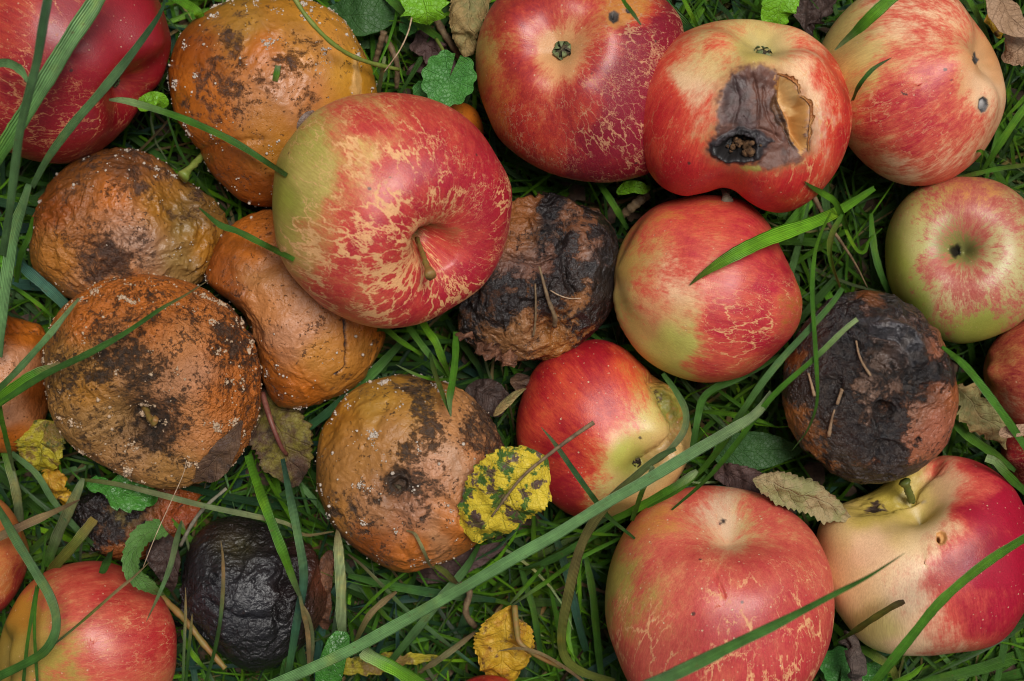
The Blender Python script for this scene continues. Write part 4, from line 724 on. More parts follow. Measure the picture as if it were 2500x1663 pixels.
apple('N', 'earthy_rotten_apple', 'large brown rotten apple crusted with soil and grit, pitted hollow facing up', (350, 880),
      [(100, 850), (106, 790), (128, 730), (170, 685), (225, 650), (290, 634), (350, 632), (425, 648), (490, 678), (545, 722), (580, 780), (598, 850), (599, 920), (584, 985), (552, 1045), (500, 1092), (440, 1115), (385, 1124), (310, 1110), (235, 1070), (165, 1025), (120, 960)],
      40, 31, (352, 985), R_N, [(200, 720, ORG), (300, 680, ORG), (400, 700, ORG), (330, 750, ORG), (420, 790, TAN), (450, 860, PINK), (400, 880, (.50, .24, .11)), (520, 800, ORG), (570, 900, ORG), (300, 850, (.36, .18, .07)), (200, 900, OCH), (160, 850, (.34, .18, .04)), (180, 980, (.36, .20, .06)), (260, 960, (.42, .24, .08)), (440, 960, TAN), (500, 920, ORG), (380, 1080, (.42, .22, .06)), (300, 1060, (.42, .22, .08)), (350, 985, DKB), (300, 780, (.3, .14, .05))],
      None, None, [(200, 700, 0.44), (320, 680, 0.54), (430, 680, 0.49), (330, 720, 0.59), (260, 780, 0.61), (180, 780, 0.44), (150, 830, 0.59), (240, 830, 0.79), (330, 830, 0.69), (400, 780, 0.34), (460, 740, 0.54), (520, 780, 0.71), (480, 850, 0.54), (420, 850, 0.39), (540, 880, 0.59), (330, 890, 0.71), (380, 950, 0.61), (450, 930, 0.44), (350, 980, 0.89), (240, 920, 0.34), (220, 990, 0.49), (300, 1000, 0.49), (400, 1000, 0.59), (460, 1000, 0.39), (380, 1070, 0.44), (500, 960, 0.44), (300, 940, 0.49)],
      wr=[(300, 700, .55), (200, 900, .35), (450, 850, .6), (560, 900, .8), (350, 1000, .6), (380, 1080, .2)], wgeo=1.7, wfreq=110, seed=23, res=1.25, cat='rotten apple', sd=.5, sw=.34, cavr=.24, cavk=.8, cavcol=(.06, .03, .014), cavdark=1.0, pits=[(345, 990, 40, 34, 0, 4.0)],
      stem=(1.1, .8, [(352, 975, 62), (358, 962, 65)], STEM_OLIVE), mcol=CRUMB, msize=1.05,
      mould=(3000, [(200, 700, 1.0), (320, 650, 1.5), (500, 720, 1.2), (240, 820, .8), (330, 840, .7), (420, 860, .2), (400, 760, .2), (560, 850, 1.5), (590, 950, 1.6), (120, 900, 1.6), (140, 960, 1.3), (200, 920, .4), (350, 1030, 2.5), (310, 1060, 2.0), (400, 1060, 2.0), (450, 930, .7), (300, 980, 1.0), (480, 1000, .5), (380, 1110, .3)], 1.3))
apple('P', 'ochre_rotten_apple', 'ochre rotten apple with black blotches, left of the yellow spotted leaf', (945, 1088),
      [(728, 1085), (735, 1020), (755, 965), (790, 915), (838, 882), (895, 866), (950, 864), (1010, 876), (1065, 900), (1115, 942), (1150, 995), (1165, 1050), (1158, 1120), (1135, 1190), (1095, 1255), (1045, 1285), (990, 1303), (930, 1316), (880, 1302), (820, 1265), (768, 1215), (738, 1150)],
      31, 28, (920, 1118), R_P, [(780, 960, OCH), (850, 920, (.46, .26, .04)), (960, 900, (.48, .25, .04)), (820, 1050, (.44, .21, .05)), (760, 1100, (.38, .18, .04)), (900, 1020, (.46, .22, .06)), (1040, 980, (.58, .28, .10)), (1050, 1060, (.60, .36, .22)), (1000, 1100, PINK), (1100, 1030, TAN), (1060, 1160, (.58, .26, .10)), (860, 1160, (.50, .24, .10)), (950, 1180, (.46, .22, .12)), (780, 1180, (.44, .20, .04)), (950, 1270, ORG), (1050, 1230, ORG), (860, 1250, ORD), (1100, 1000, (.3, .16, .07)), (1000, 1240, (.5, .26, .12))],
      None, None, [(780, 950, 0.20), (850, 900, 0.45), (950, 890, 0.67), (970, 940, 0.70), (990, 1000, 0.80), (940, 1040, 0.65), (1010, 1040, 0.35), (900, 960, 0.25), (1040, 930, 0.30), (1100, 960, 0.70), (1140, 1000, 0.75), (1050, 1080, 0.10), (1000, 1020, 0.70), (820, 1050, 0.25), (760, 1100, 0.20), (915, 1115, 1.15), (850, 1150, 0.55), (800, 1170, 0.67), (900, 1170, 0.30), (1000, 1150, 0.70), (950, 1190, 0.60), (960, 1230, 0.40), (880, 1240, 0.50), (820, 1230, 0.55), (1040, 1200, 0.25), (1080, 1100, 0.45), (1000, 1280, 0.45), (860, 1060, 0.30)],
      wr=[(800, 1000, .15), (1000, 1000, .3), (900, 1250, .35), (1120, 980, .6)], wgeo=1.1, wfreq=95, seed=24, res=1.15, cat='rotten apple', sd=.02, sw=.3, cd=.0, kind='stem', cavr=.22, cavk=.8, cavcol=(.10, .05, .03), cavdark=.75,
      pits=[(918, 1118, 46, 44, 0, 3.2), (918, 1118, 24, 22, 0, 3.2), (1010, 1155, 55, 26, 35, 1.4)], creases=[([(1050, 900), (1090, 950), (1130, 1010), (1150, 1060)], 4, .8), ([(1010, 1190), (1060, 1215), (1100, 1200)], 14, -1.2)],
      calyx=(2.4, SEPAL_DARK, -.3, .4),
      mould=(1000, [(780, 950, 1.8), (850, 880, 2), (950, 870, 1.8), (740, 1080, 2), (760, 1180, 1.6), (840, 1080, .8), (900, 1050, .9), (1000, 1060, .2), (1100, 960, .9), (880, 1180, .8), (960, 1200, .8), (1020, 1130, .9), (950, 1280, .4), (1050, 1250, .3), (900, 960, .5)], 1.1))
apple('Q', 'blackened_tan_apple', 'black and tan shrivelled apple with deep folds, right of the streaked apple', (1245, 640),
      [(1050, 720), (1060, 640), (1085, 560), (1130, 495), (1180, 462), (1250, 452), (1310, 455), (1370, 482), (1408, 525), (1426, 580), (1424, 650), (1408, 710), (1375, 762), (1325, 800), (1265, 826), (1200, 836), (1140, 825), (1085, 790), (1058, 755)],
      27, 25, (1230, 560), R_Q, [(1200, 490, (.34, .13, .04)), (1180, 540, (.36, .14, .05)), (1250, 500, BLG), (1320, 520, (.26, .11, .05)), (1250, 590, (.22, .11, .08)), (1340, 580, (.30, .13, .06)), (1180, 610, (.18, .10, .08)), (1150, 700, (.13, .06, .03)), (1330, 680, (.34, .15, .05)), (1190, 760, (.40, .20, .08)), (1280, 760, (.40, .17, .04)), (1240, 720, (.36, .15, .05)), (1120, 680, (.14, .06, .03)), (1390, 600, (.07, .05, .05))],
      None, None, [(1200, 480, 0.20), (1260, 470, 0.85), (1180, 530, 0.30), (1230, 520, 0.45), (1320, 490, 0.50), (1300, 560, 0.72), (1240, 590, 0.42), (1350, 570, 0.50), (1390, 560, 0.75), (1200, 620, 0.45), (1180, 660, 0.70), (1250, 660, 0.85), (1300, 650, 0.90), (1340, 690, 0.45), (1390, 680, 0.80), (1150, 720, 0.75), (1200, 760, 0.35), (1250, 720, 0.55), (1270, 780, 0.30), (1320, 750, 0.70), (1120, 660, 0.60), (1360, 740, 0.70), (1230, 810, 0.50)],
      wr=[(1250, 640, .9), (1200, 500, .7), (1390, 600, .5)], wgeo=3.6, wfreq=58, seed=25, res=1.2, cat='rotten apple', sd=.1, cavk=.1,
      creases=[([(1165, 545), (1210, 548), (1260, 530), (1300, 545)], 7, 2.4), ([(1165, 590), (1230, 600), (1280, 585), (1300, 545), (1310, 500)], 7, 2.6), ([(1300, 590), (1305, 640), (1330, 680)], 8, 2.2), ([(1280, 640), (1250, 690), (1200, 700)], 7, 1.6), ([(1220, 500), (1240, 560)], 6, -1.5), ([(1340, 540), (1370, 600), (1360, 660)], 9, -1.3)])
apple('R', 'blackened_rust_apple', 'blackened apple with rust coloured edges, torn leathery skin and a central pit', (2003, 890),
      [(1800, 880), (1815, 815), (1845, 762), (1885, 712), (1935, 680), (1995, 670), (2055, 682), (2108, 715), (2150, 762), (2180, 820), (2200, 880), (2205, 935), (2192, 995), (2160, 1045), (2105, 1088), (2030, 1112), (1955, 1106), (1890, 1072), (1840, 1025), (1808, 960)],
      44, 25, (2035, 945), R_R, [(1820, 850, (.34, .13, .03)), (1850, 780, (.28, .11, .03)), (2000, 680, RUST), (1960, 750, BLG), (2060, 720, (.07, .05, .045)), (2100, 800, (.05, .05, .055)), (2030, 830, (.12, .08, .06)), (2160, 800, (.32, .11, .05)), (2190, 900, (.42, .13, .04)), (2160, 980, (.46, .16, .09)), (2100, 960, (.36, .15, .08)), (2000, 920, (.22, .14, .10)), (1900, 900, (.20, .09, .04)), (1920, 980, (.32, .14, .05)), (1850, 950, (.40, .16, .04)), (1900, 1060, (.32, .13, .03)), (2040, 1010, (.035, .035, .045)), (2000, 1080, (.18, .07, .03)), (2120, 1040, (.42, .15, .07)), (2120, 880, (.07, .05, .03)), (2150, 870, (.05, .03, .03))],
      None, None, [(1830, 830, 0.40), (1880, 760, 0.85), (1960, 720, 0.80), (2000, 690, 0.40), (2060, 700, 0.65), (1950, 800, 1.00), (2060, 760, 0.50), (2110, 790, 0.50), (2040, 820, 0.45), (2160, 800, 0.45), (1860, 880, 0.95), (1900, 850, 1.05), (1920, 920, 0.95), (1990, 880, 0.55), (2000, 940, 0.45), (2030, 950, 0.65), (1900, 980, 0.55), (1850, 960, 0.40), (1900, 1040, 0.55), (1960, 1010, 0.95), (2040, 1010, 0.70), (2060, 1060, 0.95), (1980, 1080, 0.70), (2150, 960, 0.25), (2190, 900, 0.25), (2120, 1020, 0.40), (2110, 870, 0.70), (2160, 860, 0.80), (2170, 1020, 0.50)],
      wr=[(2000, 850, .8), (2050, 760, .3), (2160, 980, .4), (1850, 1000, .8)], wgeo=1.8, wfreq=85, seed=26, res=1.3, cat='rotten apple', sd=.02, cavr=.2, cavk=.1,
      pits=[(2036, 946, 30, 24, 0, 5.5), (2040, 830, 62, 45, 20, 4.2), (2118, 880, 42, 50, 0, 5.0), (1950, 800, 44, 36, 30, 2.8), (1915, 900, 30, 45, 10, 2.0), (2040, 1040, 50, 30, 0, 1.6), (2116, 1013, 7, 5, 20, 2.5), (2090, 900, 11, 8, 40, 3.5), (2168, 845, 13, 24, 0, 2.0)],
      creases=[([(1965, 735), (2000, 765), (2060, 775), (2090, 800), (2105, 835)], 6, 2.0), ([(1960, 722), (2010, 748), (2075, 756), (2120, 800), (2118, 850)], 12, -2.2), ([(2150, 770), (2170, 830), (2180, 900)], 12, -1.5), ([(1900, 960), (1960, 930), (2010, 920)], 8, -1.0), ([(2010, 960), (2020, 1040), (2000, 1090)], 6, .8)],
      patches=[dict(poly=[(1975, 735), (2040, 730), (2100, 760), (2118, 800), (2112, 850), (2100, 845), (2092, 810), (2060, 780), (2000, 765)], col=(.045, .043, .05), col2=(.10, .085, .08), soft=8, warp=.5, k=.85),
               dict(poly=[(2112, 1008), (2122, 1010), (2124, 1016), (2112, 1018)], col=(.006, .004, .003), soft=3, warp=.2),
               dict(poly=[(2162, 830), (2172, 826), (2176, 850), (2168, 866), (2160, 856)], col=(.008, .006, .005), soft=4, warp=.3)])
apple('T', 'crumbled_rotten_apple', 'collapsed black and orange rotten apple under the glossy green leaf', (300, 1195),
      [(165, 1200), (180, 1150), (230, 1115), (300, 1100), (370, 1105), (430, 1110), (458, 1140), (455, 1180), (430, 1215), (400, 1250), (340, 1285), (270, 1290), (210, 1262), (178, 1235)],
      16, 15, (300, 1180), R_Q, [(300, 1200, (.12, .06, .03)), (240, 1190, (.20, .10, .05)), (300, 1270, (.40, .14, .04)), (430, 1150, (.55, .14, .03)), (360, 1150, (.28, .12, .05)), (430, 1190, (.40, .09, .03))], None, None,
      [(200, 1180, .8), (300, 1200, .6), (300, 1270, .25), (430, 1160, .3), (360, 1150, .4), (260, 1240, .7)], wr=1.0, wgeo=3.5, wfreq=70, seed=27, res=.8, cat='rotten apple', sd=.1)
apple('S', 'black_rotten_apple', 'shiny black rotten apple pitted with small holes, in the lower left', (560, 1365),
      [(418, 1370), (428, 1290), (452, 1235), (492, 1198), (545, 1188), (600, 1198), (650, 1225), (700, 1255), (742, 1310), (752, 1380), (735, 1440), (700, 1485), (650, 1525), (580, 1545), (520, 1520), (470, 1470), (432, 1420)],
      25, 24, (560, 1250), R_S, [(500, 1300, BLG), (600, 1400, BLG), (600, 1300, BLG), (560, 1250, BLK), (742, 1330, (.16, .05, .025)), (750, 1400, (.10, .04, .025)), (560, 1500, BLK), (640, 1440, BLK), (530, 1430, BLG), (690, 1330, BLK), (690, 1400, BLK), (520, 1230, (.03, .022, .018))], None, None,
      [(500, 1300, .2), (600, 1300, .1), (560, 1450, .3), (735, 1340, .0), (640, 1450, .3)],
      wr=[(600, 1350, .3), (500, 1450, .8), (550, 1250, .6), (700, 1400, .6)], wgeo=2.6, wfreq=60, seed=28, res=1.1, cat='rotten apple', sd=.05, cavk=.2,
      pits=[(556, 1250, 12, 8, 10, 2.2), (495, 1333, 11, 15, 0, 2.5), (583, 1336, 6, 7, 0, 1.6), (640, 1410, 14, 22, 0, 1.8), (520, 1300, 40, 30, 30, -.8)],
      creases=[([(660, 1230), (670, 1300), (655, 1370), (640, 1430)], 10, 3.2), ([(700, 1240), (715, 1300), (700, 1370)], 9, -1.5), ([(470, 1380), (540, 1420), (620, 1430)], 7, 1.0)])
# ------------------------------------------------------------------ ground
def soil_sheet():
    n = 220; g = np.linspace(-1, 1, n); g = np.sign(g) * np.abs(g) ** 1.8
    X, Y = np.meshgrid(g * .9, g * .9, indexing='ij'); P = np.stack([X.ravel(), Y.ravel(), 0 * X.ravel()], -1)
    P[:, 2] = -.003 + fbm(P, 40, 4, 2) * .004 + fbm(P, 200, 3, 3) * .0015
    o = obj('ground', mesh('ground', P, [gridf(n, n)], [SOIL])); o['kind'] = 'structure'
soil_sheet()

# green tints (base colours)
G1 = np.array((.068, .180, .030)); G2 = np.array((.095, .270, .022)); G3 = np.array((.150, .370, .018)); G4 = np.array((.034, .098, .036)); G5 = np.array((.125, .245, .085))
PALE = np.array((.26, .34, .15)); STRAW = np.array((.40, .29, .13)); DRY = np.array((.25, .155, .08)); OLV = np.array((.17, .20, .035)); YST = np.array((.42, .30, .06)); TEAL = np.array((.045, .125, .085))

def inside_apple(x, y, k=.82):
    m = np.zeros(len(x), bool)
    for A in APPLES.values(): m |= np.hypot(x - A.C3[0], y - A.C3[1]) < A.Rm * k
    return m

def ribbons(root, az, L, wd, el0, el1, tint, zmax, r_, ns=8, curl=.5, fold=.25):
    """many thin blades at once: arcs that rise from the ground and bend over"""
    n = len(az); t = np.linspace(0, 1, ns)
    el = el0[:, None] + (el1 - el0)[:, None] * t[None] ** .8
    a = az[:, None] + (r_.normal(size=n) * curl)[:, None] * t[None] ** 1.5
    dl = (L / (ns - 1))[:, None]
    dx = np.cos(el) * np.cos(a) * dl; dy = np.cos(el) * np.sin(a) * dl; dz = np.sin(el) * dl
    z0 = np.zeros((n, 1))
    X = root[:, :1] + np.concatenate([z0, np.cumsum(dx[:, 1:], 1)], 1); Y = root[:, 1:2] + np.concatenate([z0, np.cumsum(dy[:, 1:], 1)], 1)
    Z = root[:, 2:3] + np.concatenate([z0, np.cumsum(dz[:, 1:], 1)], 1)
    Z = np.where(Z > zmax[:, None], zmax[:, None] + (Z - zmax[:, None]) * .12, Z); Z = np.maximum(Z, .0008)
    P = np.stack([X, Y, Z], -1)
    T = np.gradient(P, axis=1); T /= np.linalg.norm(T, axis=2)[..., None] + 1e-12
    roll = (r_.normal(size=n) * .55)[:, None] + (r_.normal(size=n) * .5)[:, None] * t[None]
    side = np.stack([-np.sin(a), np.cos(a), 0 * a], -1); nor = np.cross(T, side)
    side = side * np.cos(roll)[..., None] + nor * np.sin(roll)[..., None]; nor = np.cross(T, side)
    w_ = wd[:, None] * .5 * np.minimum(1, .55 + t[None] * 3) * (1 - t[None] ** 2.6) + .0001
    u = np.array([-1, 0, 1.])
    V = P[:, :, None] + side[:, :, None] * (u[None, None, :, None] * w_[..., None, None]) + nor[:, :, None] * ((np.abs(u) - .5)[None, None, :, None] * fold * w_[..., None, None])
    base = gridf(ns, 3); F = (base[None] + (np.arange(n) * ns * 3)[:, None, None]).reshape(-1, 4)
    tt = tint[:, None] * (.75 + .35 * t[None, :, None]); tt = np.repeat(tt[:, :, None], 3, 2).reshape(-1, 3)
    bl = np.zeros((n, ns, 3, 3)); bl[..., 0] = u; bl[..., 1] = t[None, :, None]; bl[..., 2] = r_.random(n)[:, None, None]
    return V.reshape(-1, 3), F, np.concatenate([tt, np.ones((len(tt), 1))], 1), bl.reshape(-1, 3)

def grass_cover():
    r_ = np.random.default_rng(21); Vs, Fs, Ts, Bs, k = [], [], [], [], 0
    def add(n, Lr, wr, elr, pal, pw, zr, z0=0, ns=8, curl=.5, fold=.3, az=None):
        nonlocal k
        x = r_.uniform(-.235, .235, n * 2); y = r_.uniform(-.175, .175, n * 2); ok = ~inside_apple(x, y); x, y = x[ok][:n], y[ok][:n]; n = len(x)
        root = np.stack([x, y, np.full(n, z0) + r_.random(n) * .002], -1)
        nz = fbm(root, 25, 2, 31); a = r_.uniform(0, 2 * math.pi, n) if az is None else az + r_.normal(size=n) * .8 + nz * 3
        L = r_.uniform(*Lr, n); wd = r_.uniform(*wr, n) ; e0 = np.radians(r_.uniform(elr[0], elr[1], n)); e1 = np.radians(r_.uniform(-35, 15, n))
        pal = np.array(pal); pw = np.array(pw, float)
        right = sstep(-.02, .12, x + nz * .08)                         # sunlit look of the right side painted in as yellower tints
        idx = r_.choice(len(pal), n, p=pw / pw.sum()); tint = pal[idx] * np.exp(r_.normal(size=(n, 1)) * .38) * .9
        tint = tint * (1 - .30 * right[:, None]) + np.array(G3) * (.30 * right * r_.random(n))[:, None]
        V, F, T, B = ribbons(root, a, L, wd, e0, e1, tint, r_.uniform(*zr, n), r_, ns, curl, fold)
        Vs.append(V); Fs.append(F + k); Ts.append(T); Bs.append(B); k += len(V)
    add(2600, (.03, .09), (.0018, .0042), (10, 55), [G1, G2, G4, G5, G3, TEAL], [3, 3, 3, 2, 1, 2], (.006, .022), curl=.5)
    add(2400, (.03, .075), (.0009, .0020), (15, 70), [G1, G2, G3, G4, G5], [2, 3, 2.2, 2, 1], (.006, .026), curl=.9)
    add(2300, (.02, .07), (.0005, .0018), (2, 30), [STRAW * 1.1, DRY, OLV, STRAW * .5, DRY * .4], [2.4, 2, 1, 2, 2], (.002, .020), curl=.7)
    add(700, (.025, .06), (.0018, .0034), (30, 75), [G2, G3, G1, G5], [3, 2, 2, 1], (.016, .032), curl=.6)
    add(2600, (.025, .07), (.0005, .0013), (25, 75), [G3, G2, G3 * 1.2, PALE], [3, 3, 2, 1], (.012, .034), curl=1.0)
    add(1200, (.03, .08), (.0005, .0014), (5, 35), [STRAW * 1.25, PALE * 1.1, STRAW, DRY], [3, 2, 2, 1], (.012, .030), curl=.8)
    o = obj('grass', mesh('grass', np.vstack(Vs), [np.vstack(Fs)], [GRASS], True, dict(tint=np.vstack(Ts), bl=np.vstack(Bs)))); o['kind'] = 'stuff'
    # leaf litter: small dark decayed flakes
    n = 900; x = r_.uniform(-.23, .23, n); y = r_.uniform(-.17, .17, n); Vs, Fs, k = [], [], 0
    th = np.linspace(0, 2 * math.pi, 8, endpoint=False)
    for i in range(n):
        s_ = r_.uniform(.002, .0065); rr = s_ * (1 + .3 * r_.normal(size=8)); q = r_.normal(size=3) * .35
        P = np.stack([rr * np.cos(th), rr * np.sin(th) * .6, 0 * th], -1); an = r_.uniform(0, 6.3)
        P = np.stack([P[:, 0] * math.cos(an) - P[:, 1] * math.sin(an), P[:, 0] * math.sin(an) + P[:, 1] * math.cos(an), P[:, 0] * q[0] + P[:, 1] * q[1] + r_.normal(size=8) * s_ * .15], -1)
        c = np.array([[x[i], y[i], .002 + r_.random() * .008]]); P = np.vstack([P + c, c + [[0, 0, s_ * .2]]])
        Vs.append(P); Fs.append(np.array([(j, (j + 1) % 8, 8) for j in range(8)]) + k); k += 9
    o = obj('leaf_litter', mesh('leaf_litter', np.vstack(Vs), [np.vstack(Fs)], [LITTER])); o['kind'] = 'stuff'
LITTER = simple_mat("litter", (.035, .020, .014), (.13, .075, .042), 200, .8, .6, .0006, (.05, .045, .02), .58)
grass_cover()

# ------------------------------------------------------------------ single grass blades (native px, height in mm)
def drape(P2, Z, clr=1.2):
    """lift a run of points (native px) clear of the apples under it"""
    Z = np.array(Z, float) * MM; need = np.array([surf(x, y, -1) for x, y in P2]) + clr * MM
    out = np.maximum(Z, need); n = len(out)
    for _ in range(10):
        s = out.copy(); s[1:-1] = .5 * out[1:-1] + .25 * (out[:-2] + out[2:]); out = np.maximum(s, need)
    return out
SHORTEN = {}
def blade(label, pts, wd, cols, over=True, ends=(.5, .05), roll=0., twist=0., fold=.3, name='grass_strand', n=46, cat='grass blade', seed=None, group=None, frac=(.25, .35), clr=1.2, mat=None):
    seed = int(abs(pts[0][0] * 7 + pts[0][1] * 3)) if seed is None else seed; r_ = np.random.default_rng(seed)
    P = catmull(np.array(pts, float), n)
    z = drape(P[:, :2], P[:, 2], clr) if over else P[:, 2] * MM
    C_ = np.array([[*W(x, y, zz), zz] for (x, y), zz in zip(P[:, :2], z)])
    t = np.linspace(0, 1, n); T = np.gradient(C_, axis=0); T /= np.linalg.norm(T, axis=1)[:, None] + 1e-12
    up = np.array([0, 0, 1.]); side = np.cross(up, T); side /= np.linalg.norm(side, axis=1)[:, None] + 1e-9; nor = np.cross(T, side)
    ro = roll + twist * t + .12 * np.sin(t * 5 + seed)
    side, nor = side * np.cos(ro)[:, None] + nor * np.sin(ro)[:, None], nor * np.cos(ro)[:, None] - side * np.sin(ro)[:, None]
    w_ = np.ones(n)
    a, b = frac
    w_ *= ends[0] + (1 - ends[0]) * np.clip(t / a, 0, 1) ** .8; w_ *= ends[1] + (1 - ends[1]) * np.clip((1 - t) / b, 0, 1) ** .8
    w_ *= 1 + .05 * np.sin(t * 23 + seed) + .04 * r_.normal(size=n) * .5
    hw = w_ * wd * .45 / S(C_[:, 2])
    u = np.linspace(-1, 1, 7); pr = (np.abs(u) ** 1.3 - .4) * fold
    V = C_[:, None] + side[:, None] * (u[None, :, None] * hw[:, None, None]) + nor[:, None] * (pr[None, :, None] * hw[:, None, None])
    V2 = V - nor[:, None] * np.maximum(hw * .06, .00006)[:, None, None]
    cs = [np.array(c) for c in (cols if isinstance(cols[0], (tuple, list, np.ndarray)) else [cols])]
    k = np.linspace(0, 1, len(cs)) if len(cs) > 1 else np.array([0.])
    tint = np.stack([np.interp(t, k, [c[i] for c in cs]) for i in range(3)], -1) if len(cs) > 1 else np.tile(cs[0], (n, 1))
    tint = np.repeat(tint[:, None], 7, 1) * np.exp(r_.normal(size=(n, 1, 1)) * .03); tint = tint * (1 + .10 * u[None, :, None] * (1 if seed % 2 else -1))
    L = np.linalg.norm(np.diff(C_, axis=0), axis=1).sum()
    bl = np.zeros((n, 7, 3)); bl[..., 0] = u; bl[..., 1] = t[:, None] * L * 30; bl[..., 2] = seed % 17
    A_ = np.concatenate([tint, np.ones((n, 7, 1))], -1).reshape(-1, 4)
    lo = C_[0].copy()
    VV = np.vstack([V.reshape(-1, 3), V2.reshape(-1, 3)]) - lo
    N7 = n * 7; e0 = np.arange(n - 1) * 7
    sideF = np.concatenate([np.stack([e0, e0 + 7, e0 + 7 + N7, e0 + N7], 1), np.stack([e0 + 6, e0 + 6 + N7, e0 + 13 + N7, e0 + 13], 1)])
    me = mesh(name, VV, [gridf(n, 7)[:, ::-1], gridf(n, 7, off=N7), sideF], [mat or GRASS], True, dict(tint=np.vstack([A_, A_]), bl=np.vstack([bl.reshape(-1, 3)] * 2)))
    return tag(obj(name, me, None, tuple(lo)), label, cat, group)
def Zr(ox, oy, pts):        # points read off an enlarged crop (2.8x) of the picture
    return [(ox + p[0] / 2.8, oy + p[1] / 2.8, p[2]) for p in pts]
def straw(label, pts, r, mat, over=True, name='straw', cat='straw', r2=None, n=30, clr=.8):
    P = catmull(np.array(pts, float), n); z = drape(P[:, :2], P[:, 2], clr) if over else P[:, 2] * MM
    C_ = np.array([[*W(x, y, zz), zz] for (x, y), zz in zip(P[:, :2], z)])
    t = np.linspace(0, 1, n); rr = (r + ((r2 if r2 is not None else r) - r) * t) * MM * (1 + .1 * np.sin(t * 31) + .06 * np.sin(t * 77))
    V, F = tube(C_, rr, 7); lo = C_[0].copy()
    return tag(obj(name, mesh(name, V - lo, F, [mat]), None, tuple(lo)), label, cat)

B = blade
# --- top left
B('wide light green blade with a folded midrib crossing the crimson apple from the top edge', Zr(0, 0, [(740, -140, 84), (640, 40, 84), (480, 280, 84), (300, 580, 83), (130, 860, 80), (0, 1060, 74), (-120, 1250, 66)]), 47, [G5 * 1.5, G5 * 1.45, G2], ends=(.95, .95), fold=.75)
B('blurred dark green blade standing almost upright, close to the camera over the crimson apple', Zr(0, 0, [(350, -120, 112), (300, 150, 112), (255, 420, 110), (195, 660, 108), (140, 900, 104), (100, 1200, 98), (60, 1500, 90), (20, 1750, 80)]), 25, [G4 * 1.3, G5 * .8, G5], ends=(1, .8), over=False, fold=.5)
B('dark green blade with a fine tip curving down the right side of the crimson apple', Zr(0, 0, [(1135, -40, 74), (1090, 100, 76), (900, 370, 79), (700, 620, 80), (500, 850, 78), (330, 1080, 70), (220, 1280, 60)]), 25, [G4 * 1.2, G5 * .9, G5 * 1.2], ends=(.15, .55), frac=(.35, .2))
B('light green blade down the left edge, passing in front of the pinkish rotten apple', Zr(0, 550, [(200, -280, 62), (150, -120, 62), (100, 30, 60), (60, 260, 58), (20, 560, 56), (-10, 900, 52)]), 33, [G5, G5 * 1.5, G5 * 1.3], ends=(.5, .7))
B('short pale blade curling in from the left edge over the crimson apple', Zr(0, 0, [(-60, 450, 84), (20, 430, 86), (90, 445, 88), (150, 490, 90), (195, 570, 90)]), 24, [G5 * 1.3, G5 * 1.6], ends=(.9, .15))
B('blade with a torn white tip crossing the mouldy orange apple towards the streaked apple', Zr(0, 0, [(745, 682, 70), (860, 690, 68), (1050, 742, 64), (1300, 830, 60), (1600, 970, 58), (1900, 1160, 54), (1960, 1200, 50)]), 19, [PALE * 1.6, G2, G1 * 1.2, G1], ends=(.35, .6), frac=(.08, .3))
B('short dark green blade lying over the lumpy rotten apple beside the streaked apple', Zr(0, 550, [(1360, -120, 50), (1500, -5, 54), (1620, 40, 54), (1780, 120, 54), (1940, 200, 52), (2010, 235, 48)]), 17, [G1, G1 * 1.2, G2], ends=(.1, .8))
B('short bright green blade bent over at the top edge, left of the mouldy orange apple', Zr(0, 0, [(1160, -40, 36), (1260, 20, 40), (1350, 80, 42), (1365, 150, 38), (1320, 215, 30)]), 26, [G2, G3, G3], over=False, ends=(.8, .3))
straw('thin round green stem arching across the top of the mouldy orange apple', Zr(600, 0, [(320, -30, 68), (420, 120, 66), (560, 270, 62), (700, 370, 56), (850, 430, 46), (1045, 476, 36)]), .75, STEM_GREEN, name='round_stalk', cat='stalk')
B('tiny cut piece of grass stuck on the mouldy orange apple', Zr(600, 0, [(222, 448, 55), (212, 500, 55), (200, 556, 55)]), 17, [PALE, G2, OLV], ends=(.9, .9), n=12, name='grass_clipping', cat='grass clipping', clr=.5)
B('narrow green blade tip hanging from the top edge over the dark red apple', Zr(1200, 0, [(880, -60, 82), (905, 10, 80), (950, 70, 78), (990, 125, 76), (1022, 172, 74)]), 11, [G2, G2, PALE * 1.3], ends=(.9, .3))
# --- top right
B('bright green blade with a frayed white tip lying over the pink striped apple', Zr(1800, 0, [(1120, -70, 80), (1040, 0, 80), (930, 100, 80), (820, 205, 76), (740, 275, 72), (665, 345, 68)]), 34, [G2, G3, G2 * 1.1, PALE * 1.6], ends=(.9, .08), frac=(.1, .55))
B('small thin green blade sticking up across the pink striped apple beside the holed apple', Zr(1800, 0, [(785, 690, 60), (830, 590, 72), (900, 500, 74), (960, 450, 74), (1055, 395, 76)]), 12, [G2, G1 * 1.2, PALE], ends=(.8, .1))
B('green blade running down along the right rim of the pink striped apple', Zr(1800, 0, [(1560, -40, 36), (1620, 60, 38), (1680, 190, 40), (1730, 320, 36), (1760, 420, 28)]), 15, [G2, G1, G2], over=False, ends=(.9, .3))
B('bright green blade slanting in from the right edge below the pink striped apple', Zr(1800, 0, [(2060, 640, 44), (1960, 745, 44), (1850, 900, 42), (1760, 1040, 38), (1680, 1160, 32)]), 20, [G3, G2 * 1.2, G2], over=False, ends=(.9, .5))
B('hooked bright blade tip beside the lower edge of the pink striped apple', Zr(1800, 0, [(1625, 1040, 50), (1665, 1032, 52), (1680, 1060, 48), (1665, 1110, 38), (1660, 1180, 26)]), 11, [G3, G3, G2], over=False, ends=(.3, .8), n=24)
